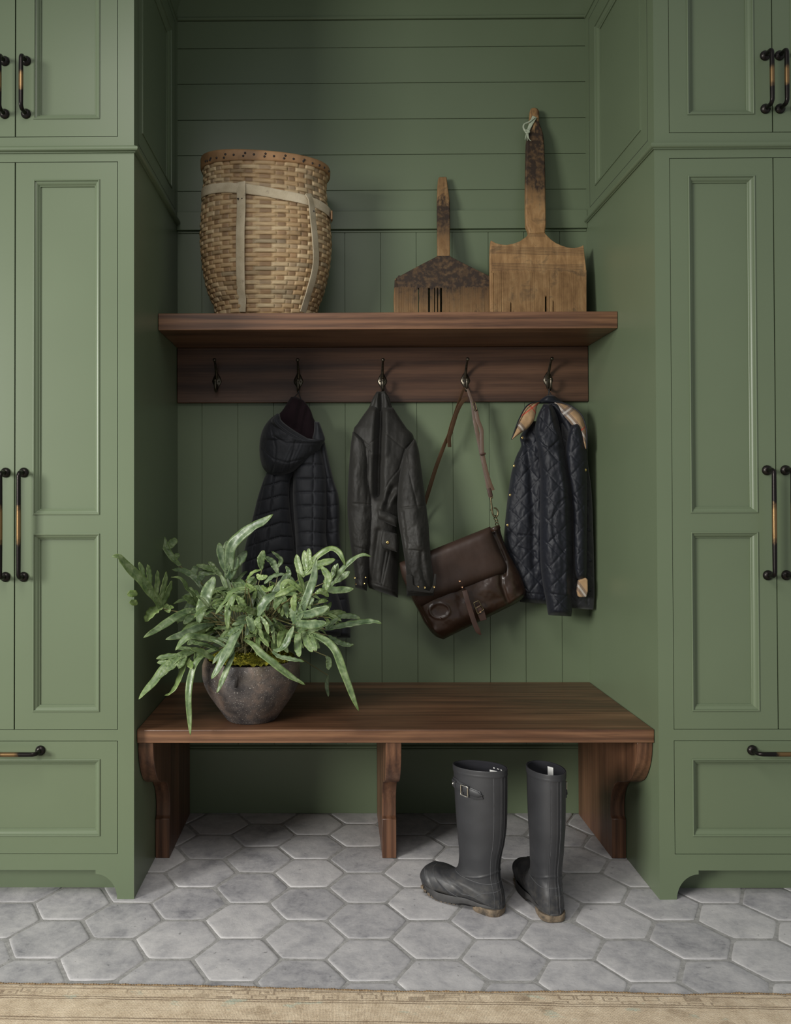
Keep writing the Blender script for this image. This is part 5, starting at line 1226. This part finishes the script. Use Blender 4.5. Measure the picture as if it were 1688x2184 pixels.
# fronds -----------------------------------------------------------
LB = B(); LC = []; SB = B()
rf = random.Random(21)
def strip(P, N0, wmax, tone, tipw=.0, base_w=.25, wave=.05, belly=.45, fold=.18):
    """a leaf strap along P (n,3); N0 face normal hint; wmax half-width (m)"""
    P = np.asarray(P); n = len(P); T = np.gradient(P, axis=0); T /= np.linalg.norm(T, axis=1)[:, None] + 1e-12
    s = np.linspace(0, 1, n); w = wmax * (base_w + (1 - base_w) * np.sin(np.clip(s / belly, 0, 1) * PI / 2)) * np.clip(1 - np.clip((s - .5) / .5, 0, 1) ** 2.1, 0, 1) ** .6
    w = np.maximum(w, wmax * .02); ph = rf.random() * 9; fr_ = rf.uniform(3, 6)
    N = np.asarray(N0, float); N = N if N.ndim == 2 else np.tile(N, (n, 1))
    N = N - T * np.sum(N * T, 1)[:, None]; N /= np.linalg.norm(N, axis=1)[:, None] + 1e-9; S = np.cross(T, N)
    cols = (-1, -.62, -.2, 0, .2, .62, 1); rows = []; tn = []
    for c in cols:
        h = fold * w * (abs(c) ** 1.3) + (.0022 * wmax / .012) * np.sin(ph + s * fr_ * 2 * PI + c * 1.1) * abs(c) * wave * 10
        wob_ = 1 + .07 * np.sin(ph * 2 + s * 15 + 2 * c)
        rows.append(P + S * (c * w * wob_)[:, None] + N * h[:, None])
        e = max(0, abs(c) - .55) / .45
        tn.append(np.stack([np.full(n, tone[0]), np.clip(e * .55 + .6 * np.clip((s - .86) / .14, 0, 1), 0, 1), np.full(n, 1. if c == 0 else 0.), np.ones(n)], -1))
    LB.grid(np.array(rows)); LC.extend(np.array(tn).reshape(-1, 4).tolist())
def frond(axis, wpx, lobes=(), tone=None, roll=0., hint=(0, -.75, .65), stem=True, start=0.0, y=None, n=34, wave=.055, fold=.18):
    """axis: list of (u, v, depth); lobes: (position on axis 0-1, side, length px, angle deg, width px, curl)"""
    tone = (rf.random(),) if tone is None else (tone,)
    P = smooth_curve([onY(u, v, y_) for u, v, y_ in axis], n); sc = (np.mean([a[2] for a in axis]) - CAMP[1]) / FOC
    T = np.gradient(P, axis=0); T /= np.linalg.norm(T, axis=1)[:, None]
    N = np.asarray(hint, float); N = np.tile(N, (n, 1)); N = N - T * np.sum(N * T, 1)[:, None]; N /= np.linalg.norm(N, axis=1)[:, None] + 1e-9
    S = np.cross(T, N); cr, sr = math.cos(roll), math.sin(roll); N, S = N * cr + S * sr, S * cr - N * sr
    strip(P, N, wpx * .50 * sc, tone, base_w=.55 if lobes else .3, wave=wave, fold=fold)
    for pos, side, ln, ang, wl, curl in lobes:
        i = int(pos * (n - 1)); p0, t0, s0, n0 = P[i], T[i], S[i] * side, N[i]; L = ln * sc * 1.12; m = 18
        a0 = math.radians(ang); pts = [p0]; a = a0
        for k in range(1, m):
            a = a0 - math.radians(18) * (k / m) ; dirv = t0 * math.cos(a) + s0 * math.sin(a) - n0 * curl * (k / m) + np.array([0, 0, -.25 * abs(curl)]) * (k / m)
            pts.append(pts[-1] + dirv / np.linalg.norm(dirv) * L / (m - 1))
        strip(np.array(pts), n0, wl * .47 * sc, tone, base_w=.75, wave=wave, belly=.5, fold=fold)
    if stem:
        top = BENCH_Z + POTH; a = rf.uniform(0, 2 * PI); r = rf.uniform(.01, .06)
        c0 = np.array([PC[0] + r * math.cos(a), PC[1] + r * math.sin(a), top]); e = P[0]
        mid = (c0 + e) / 2 + np.array([0, 0, .25 * np.linalg.norm(e - c0)]) * (1 if e[2] < c0[2] + .12 else .35) - (e - c0) * np.array([.18, .18, 0])
        SB.tube(smooth_curve([c0, mid, e], 16), np.linspace(.0022, .0014, 16), 6)
z3c = lambda a, c, y: (230 + a * .18365, 1060 + c * .18365, y)
z4c = lambda a, c, y: (520 + a * .18365, 1120 + c * .18365, y)
z5c = lambda a, c, y: (280 + a * .16588, 1320 + c * .16588, y)
# tall frond at the top
frond([z3c(1400, 980, .20), z3c(1410, 760, .20), z3c(1440, 580, .19), z3c(1560, 440, .18), z3c(1700, 340, .17), (560, 1114, .165), (583, 1097, .16)], 24, [(.12, -1, 62, 28, 21, .1), (.15, -1, 58, 14, 18, .2), (.14, 1, 52, 50, 21, .2), (.05, 1, 46, 28, 20, .0)], .25, .25)
# left frond leaning out past the cabinet
frond([z3c(620, 1290, .06), z3c(520, 1130, .02), z3c(380, 960, -.02), z3c(250, 830, -.05), z3c(170, 740, -.07), z3c(125, 690, -.08), z3c(50, 690, -.09)], 24, [(.10, 1, 64, 62, 19, .0), (.20, 1, 56, 50, 17, .0), (.34, 1, 50, 50, 17, .05), (.48, 1, 42, 44, 16, .1), (.04, 1, 56, 80, 21, .05)], .55, -.1)
frond([z3c(640, 1280, .06), z3c(560, 1310, .05), z3c(490, 1370, .04), z3c(430, 1445, .04)], 26, [], .8, .2, stem=False)
frond([z3c(665, 1250, .08), z3c(690, 1290, .07), z3c(715, 1345, .06)], 15, [(.3, -1, 16, 50, 10, 0)], .9, stem=False)
frond([z3c(345, 1130, -.01), z3c(290, 1120, -.02), z3c(225, 1135, -.03)], 15, [], .95, 0, (.1, -1, .1), stem=False, wave=.008)
frond([z3c(345, 1245, .0), z3c(300, 1225, -.01), z3c(250, 1225, -.02)], 13, [], .95, 0, (.1, -1, .1), stem=False, wave=.008)
# shaded frond against the side wall
frond([z3c(840, 800, .33), z3c(740, 700, .36), z3c(660, 560, .38), z3c(570, 400, .40), z3c(430, 280, .40)], 17, [(.2, 1, 24, 60, 14, .1), (.45, 1, 34, 70, 18, .1), (.5, -1, 26, 70, 14, .1), (.75, -1, 24, 60, 14, .1)], .5, .3)
# long straps to the left
frond([z3c(1080, 1300, .12), z3c(900, 1340, .08), z3c(760, 1410, .04), z3c(620, 1510, .01), z3c(500, 1580, -.02), z3c(415, 1635, -.04)], 17, [(.10, -1, 44, 40, 18, .1)], .4, -.3)
frond([z3c(1050, 1400, .12), z3c(900, 1410, .10), z3c(760, 1420, .08), z3c(660, 1430, .06)], 16, [], .35)
frond([z3c(1250, 1480, .10), z3c(1100, 1500, .07), z3c(950, 1560, .04), z3c(800, 1620, .01), z3c(672, 1655, -.01)], 17, [], .05, -.5)
frond([z3c(1340, 1700, .06), z3c(1200, 1650, .04), z3c(1060, 1630, .02), z3c(950, 1620, .0), z3c(860, 1690, -.01), z3c(785, 1780, -.02)], 18, [(.55, -1, 30, 50, 14, .2)], .45)
frond([z3c(1260, 1900, .04), z3c(1180, 1850, .02), z3c(1060, 1790, .0), z3c(960, 1760, -.02)], 16, [], .6)
# lower-left forked frond
frond([z5c(860, 390, .04), z5c(700, 450, .01), z5c(560, 520, -.01), z5c(430, 640, -.03), z5c(300, 800, -.05), z5c(180, 930, -.06), z5c(95, 1035, -.07)], 20, [(.22, -1, 36, 48, 17, .1), (.30, -1, 44, 30, 18, .1), (.30, 1, 46, 35, 15, .1), (.42, -1, 42, 20, 17, .1), (.08, 1, 36, 50, 14, .2), (.45, 1, 26, 62, 13, .1), (.05, -1, 40, 62, 14, .1)], .5, 0)
frond([z5c(760, 480, .02), z5c(690, 580, .0), z5c(640, 720, -.01), z5c(580, 860, -.02), z5c(500, 960, -.02), z5c(430, 985, -.02)], 14, [(.15, -1, 30, 60, 15, .1)], .9, .4)
# the strap hanging over the bench edge
frond([z5c(1130, 380, .05), z5c(960, 440, .02), z5c(830, 570, -.01), z5c(770, 720, -.02), z5c(745, 900, -.03), z5c(740, 1100, -.035), z5c(750, 1300, -.035), z5c(762, 1500, -.035)], 14.5, [(.05, 1, 60, 60, 15, .25)], .5, .1)
frond([z5c(1430, 60, .03), z5c(1350, 200, .0), z5c(1260, 370, -.02), z5c(1160, 560, -.03), z5c(1080, 700, -.03), z5c(1030, 775, -.03)], 21, [(.10, 1, 30, 40, 16, .1)], .3, .1)
frond([z5c(1330, 430, .0), z5c(1270, 560, -.02), z5c(1200, 720, -.03), z5c(1150, 850, -.03), z5c(1100, 950, -.03)], 13, [], .45)
frond([z5c(1440, 260, .02), z5c(1560, 330, -.01), z5c(1660, 430, -.02), (580, 1412, -.03), (612, 1437, -.03), (651, 1461, -.02)], 17, [], .55, -.1)
frond([z3c(1560, 1260, .04), z3c(1480, 1160, .03), z3c(1420, 1250, .02), z3c(1390, 1420, .02), z3c(1400, 1540, .02)], 15, [], .6)
frond([z3c(1600, 1330, .02), z3c(1560, 1240, .01), z3c(1500, 1150, .01)], 17, [(.2, -1, 30, 60, 16, .2), (.3, 1, 44, 150, 15, .2)], .7)
# upper-left cluster
frond([z3c(1070, 1290, .14), z3c(1000, 1150, .12), z3c(920, 1060, .10), z3c(850, 950, .08), z3c(735, 930, .07)], 14, [(.15, -1, 40, 40, 18, .2), (.5, 1, 28, 40, 12, .2)], .6, .5)
frond([z3c(1050, 1460, .08), z3c(1100, 1280, .07), z3c(1170, 1080, .07), z3c(1240, 920, .09)], 27, [], .3, .15)
frond([z3c(1330, 920, .22), z3c(1240, 850, .22), z3c(1140, 820, .21), z3c(1025, 790, .20)], 15, [(.3, 1, 24, 30, 12, .1), (.25, -1, 36, 50, 14, .2)], .5)
frond([z3c(1100, 1060, .24), z3c(1000, 930, .26), z3c(880, 860, .28), z3c(740, 840, .30)], 16, [(.2, 1, 30, 60, 16, .1), (.4, 1, 30, 60, 15, .1)], .2, .2)
frond([z3c(1340, 1330, .05), z3c(1290, 1290, .05), z3c(1215, 1250, .05)], 17, [], .55, .2)
frond([z3c(1640, 1060, .05), z3c(1540, 1060, .05), z3c(1440, 1110, .04), z3c(1370, 1210, .03), z3c(1325, 1255, .03)], 12, [], .6, .3)
# right side
frond([z4c(600, 1160, .02), z4c(660, 1040, .0), z4c(700, 920, -.01), z4c(760, 780, -.015), z4c(810, 620, -.01), z4c(830, 480, .0), z4c(850, 380, .01)], 18, [(.04, 1, 80, 52, 21, .1), (.20, 1, 70, 48, 20, .15), (.05, -1, 34, 60, 24, .1), (.22, -1, 28, 55, 22, .1), (.36, 1, 26, 40, 14, .2)], .12, .15)
frond([z4c(640, 1255, .04), z4c(800, 1270, .02), z4c(950, 1340, .0), z4c(1050, 1440, -.02), z4c(1110, 1560, -.03), (740, 1452, -.04), (750, 1480, -.04), (766, 1517, -.04)], 17, [(.02, 1, 54, 78, 19, .2), (.08, 1, 48, 60, 18, .2), (.15, 1, 42, 58, 17, .2), (.18, 1, 30, 62, 14, .4), (.12, -1, 50, 50, 19, .1), (.02, -1, 40, 60, 18, .1)], .5, .0)
frond([z4c(680, 600, .12), z4c(760, 490, .12), z4c(850, 370, .12), z4c(1000, 275, .11), z4c(1100, 310, .10), z4c(1150, 390, .09), z4c(1180, 470, .09)], 14, [(.03, -1, 46, 62, 17, .0), (.13, -1, 40, 55, 15, .05), (.24, -1, 34, 50, 14, .05), (.22, 1, 50, 50, 16, .2), (.08, 1, 56, 30, 16, .2)], .75, .1)
frond([z4c(920, 770, .12), z4c(1010, 700, .11), z4c(1100, 580, .10), z4c(1190, 470, .09), z4c(1300, 380, .08), z4c(1400, 345, .07), z4c(1485, 365, .07)], 12, [(.08, 1, 66, 40, 17, .1), (.26, 1, 40, 30, 17, .1), (.12, -1, 46, 45, 16, .1), (.3, -1, 32, 40, 14, .1), (.06, -1, 36, 60, 16, .1)], .4, .0)
frond([z4c(950, 1210, .10), z4c(1100, 1180, .09), z4c(1300, 1140, .08), z4c(1500, 1120, .06), z4c(1605, 1140, .05)], 17, [(.05, -1, 34, 60, 16, .1)], .15, -.2)
frond([z4c(1040, 1080, .16), z4c(1150, 1060, .15), z4c(1260, 1060, .14), z4c(1355, 1085, .13)], 14, [], .3)
frond([z4c(980, 1280, .10), z4c(1080, 1350, .10), z4c(1180, 1390, .09), z4c(1280, 1390, .09)], 14, [], .05, -.2, wave=.08)
frond([z4c(340, 1460, .0), z4c(460, 1420, -.01), z4c(530, 1290, -.01), z4c(580, 1170, .0)], 15, [], .35)
frond([z4c(330, 1470, -.01), z4c(420, 1530, -.02), z4c(560, 1560, -.03), z4c(710, 1585, -.03)], 15, [], .2, -.4)
frond([z4c(960, 1520, .10), z4c(990, 1580, .10), z4c(985, 1680, .10)], 13, [], .4)
frond([(700, 1440, .20), (697, 1460, .20), (701, 1486, .20)], 8, [], .3)
frond([z4c(720, 800, .02), z4c(620, 720, .01), z4c(510, 650, .01), z4c(450, 720, .0), z4c(460, 830, .0)], 13, [(.35, -1, 46, 70, 14, .4), (.1, 1, 40, 60, 14, .3)], .85)
frond([z4c(600, 800, .0), z4c(580, 900, -.01), z4c(590, 1000, -.01)], 14, [], .9)
frond([z4c(830, 790, .03), z4c(910, 770, .02), z4c(990, 830, .02)], 13, [], .95, .3)
frond([z4c(980, 880, .06), z4c(930, 880, .05), z4c(860, 900, .05)], 10, [], .95)
# back and centre leaves standing up
for L, w, tn in (([z4c(210, 520, .22), z4c(200, 420, .22), z4c(235, 290, .21)], 17, .5), ([z4c(400, 560, .2), z4c(340, 440, .2), z4c(240, 365, .19)], 15, .3), ([z4c(400, 490, .25), z4c(430, 400, .25), z4c(325, 305, .25)], 11, .4),
                 ([z4c(500, 640, .15), z4c(530, 560, .15), z4c(490, 475, .15)], 10, .3), ([z4c(240, 680, .10), z4c(340, 600, .10), z4c(480, 565, .10)], 15, .25), ([z4c(170, 1060, .02), z4c(230, 920, .01), z4c(320, 830, .01), z4c(420, 800, .02)], 22, .25),
                 ([z4c(330, 780, .09), z4c(430, 700, .09), z4c(510, 560, .1)], 17, .05), ([z4c(30, 640, .03), z4c(110, 550, .02), z4c(205, 520, .02)], 10, .9), ([z4c(150, 570, .02), z4c(200, 610, .01), z4c(280, 590, .01)], 12, .95), ([z4c(210, 700, .01), z4c(270, 760, .0), z4c(350, 700, .0)], 13, .95),
                 ([z4c(30, 680, .02), z4c(80, 720, .01), z4c(150, 760, .01)], 14, .9), ([z4c(180, 1060, .0), z4c(160, 1130, -.01), z4c(190, 1200, -.01)], 14, .6), ([z4c(190, 1060, .0), z4c(260, 1150, -.01), z4c(290, 1270, -.01)], 10, .6), ([z4c(250, 1050, .0), z4c(330, 1180, .0), z4c(355, 1380, .0)], 8, .5),
                 ([z4c(40, 1060, .0), z4c(90, 1150, -.01), z4c(100, 1250, -.01)], 19, .4), ([z4c(900, 480, .08), z4c(980, 600, .06), z4c(960, 760, .05)], 16, .7), ([z4c(1000, 640, .10), z4c(1040, 560, .10), z4c(1060, 460, .10)], 12, .5)):
    frond(L, w, [], tn, rf.uniform(-.4, .4), stem=rf.random() < .5)
# fill of smaller fronds inside the clump
for i in range(70):
    a = rf.uniform(0, 2 * PI); r = rf.uniform(.02, .17) ; hgt = rf.uniform(.06, .235) * (1 - (r / .30) ** 2)
    p0 = np.array([PC[0] + .02 + r * math.cos(a) * 1.12, PC[1] + r * .8 * math.sin(a) + .03, BENCH_Z + POTH + hgt])
    a2 = a + rf.uniform(-.9, .9); el = rf.uniform(-.5, .8); L = rf.uniform(.06, .13); n = 22
    d0 = np.array([math.cos(a2) * math.cos(el), .7 * math.sin(a2) * math.cos(el), math.sin(el)]); P = [p0]
    for k in range(1, n): P.append(P[-1] + (d0 + np.array([0, 0, -1.1 * (k / n)])) / np.linalg.norm(d0 + np.array([0, 0, -1.1 * (k / n)])) * L / n)
    P = np.array(P); 
    if P[:, 0].min() < XL + .02 or P[:, 1].max() > DEP - .05: continue
    tn = rf.random(); Nn = np.array([rf.uniform(-.4, .4), -.6, .7]); T0 = P[1] - P[0]; S0 = np.cross(T0 / np.linalg.norm(T0), Nn / np.linalg.norm(Nn))
    strip(P, Nn, rf.uniform(.006, .0095), (tn,), base_w=.5)
    for f_ in (.08, .25, .42):
        for sd in (-1, 1):
            if rf.random() < .3: continue
            q = P[int(f_ * n)]; dv = T0 / np.linalg.norm(T0) * .6 + S0 * sd * .8; Q = [q]
            for k in range(1, 12): dd = dv + np.array([0, 0, -.5 * k / 12]); Q.append(Q[-1] + dd / np.linalg.norm(dd) * rf.uniform(.04, .065) / 11)
            strip(np.array(Q), Nn, rf.uniform(.0050, .0078), (tn,), base_w=.7, belly=.5)
    c0 = np.array([PC[0] + rf.uniform(-.06, .06), PC[1] + rf.uniform(-.05, .05), BENCH_Z + POTH])
    SB.tube(smooth_curve([c0, (c0 + p0) / 2 + np.array([0, 0, .02]), p0], 12), np.linspace(.002, .0012, 12), 6)
t = NT('fern_leaf'); at = t.nd('ShaderNodeAttribute', attribute_name='tone'); tn = t.sep(at.outputs['Vector']); n1 = t.noise(t.oc(), 48, 4, .6, .4); n2 = t.noise(t.oc(), 110, 3)
blue = t.ramp(n1, [(.32, (.060, .105, .052)), (.50, (.140, .205, .108)), (.68, (.29, .36, .225))])
yel = t.ramp(n1, [(.30, (.115, .19, .045)), (.52, (.235, .33, .085)), (.72, (.38, .47, .18))])
col = t.mix(t.rng(tn[0], .25, .95, .0, .75), blue, yel)
col = t.mix(t.math('MULTIPLY', tn[1], t.rng(n2, .3, .7, .25, .75)), col, (.22, .31, .06))
col = t.mix(t.math('MULTIPLY', tn[2], .35), col, (.24, .29, .17))
t.set(col, t.rng(n2, .3, .7, .42, .28), 0, .5)
tr = t.nd('ShaderNodeBsdfTranslucent'); t.ln(col, tr.inputs['Color']); mx_ = t.nd('ShaderNodeMixShader'); mx_.inputs[0].default_value = .30
out_ = t.t.nodes['Material Output']; t.ln(t.b.outputs[0], mx_.inputs[1]); t.ln(tr.outputs[0], mx_.inputs[2]); t.ln(mx_.outputs[0], out_.inputs['Surface'])
t.bump(n2, .25, .0015); M['fern_leaf'] = t.mat
fo = LB.make('foliage', M['fern_leaf'], parent=fern, smooth=80, colors=np.array(LC))
sd_ = fo.o.modifiers.new('thickness', 'SOLIDIFY'); sd_.thickness = .0006; sd_.offset = 0
flat_mat('fern_stem', (.13, .12, .045), .6, var=.3); SB.make('stems', M['fern_stem'], parent=fern, smooth=70)
# ================================================================== CAMERA AND LIGHT
cd = bpy.data.cameras.new('camera'); cam = bpy.data.objects.new('camera', cd); COL.objects.link(cam)
cd.sensor_fit = 'VERTICAL'; cd.sensor_height = 36; cd.lens = FOC / 2184 * 36
cd.shift_x = (844 - PCX) / 2184; cd.shift_y = -(1092 - PCY) / 2184
r, f, u = CM
cam.matrix_world = Matrix(((r[0], u[0], -f[0], CAMP[0]), (r[1], u[1], -f[1], CAMP[1]), (r[2], u[2], -f[2], CAMP[2]), (0, 0, 0, 1)))
cd.clip_start = .05; SC.camera = cam
def area(name, loc, aim, sx, sy, power, color):
    L = bpy.data.lights.new(name, 'AREA'); L.shape = 'RECTANGLE'; L.size = sx; L.size_y = sy; L.energy = power; L.color = color
    o = bpy.data.objects.new(name, L); COL.objects.link(o); o.location = loc
    o.rotation_euler = (Vector(aim) - Vector(loc)).to_track_quat('-Z', 'Y').to_euler(); return o
L1 = area('window_daylight', (-4.6, -4.1, 2.0), (.15, .2, .35), 1.6, 1.6, 62, (1.0, .98, .93))
L1.data.spread = math.radians(66)
L2 = area('ceiling_lantern', (-.45, -1.8, 2.9), (-.2, -1.6, 0), 1.6, .9, 38, (1.0, .96, .91))
L2.data.spread = math.radians(146)
w = bpy.data.worlds.new('room_ambience'); SC.world = w; w.use_nodes = True
w.node_tree.nodes['Background'].inputs[0].default_value = (.95, .98, 1.0, 1); w.node_tree.nodes['Background'].inputs[1].default_value = .39
SC.view_settings.view_transform = 'Standard'; SC.view_settings.look = 'None'; SC.view_settings.gamma = 1.0
SC.view_settings.use_curve_mapping = False; SC.view_settings.exposure = -0.08
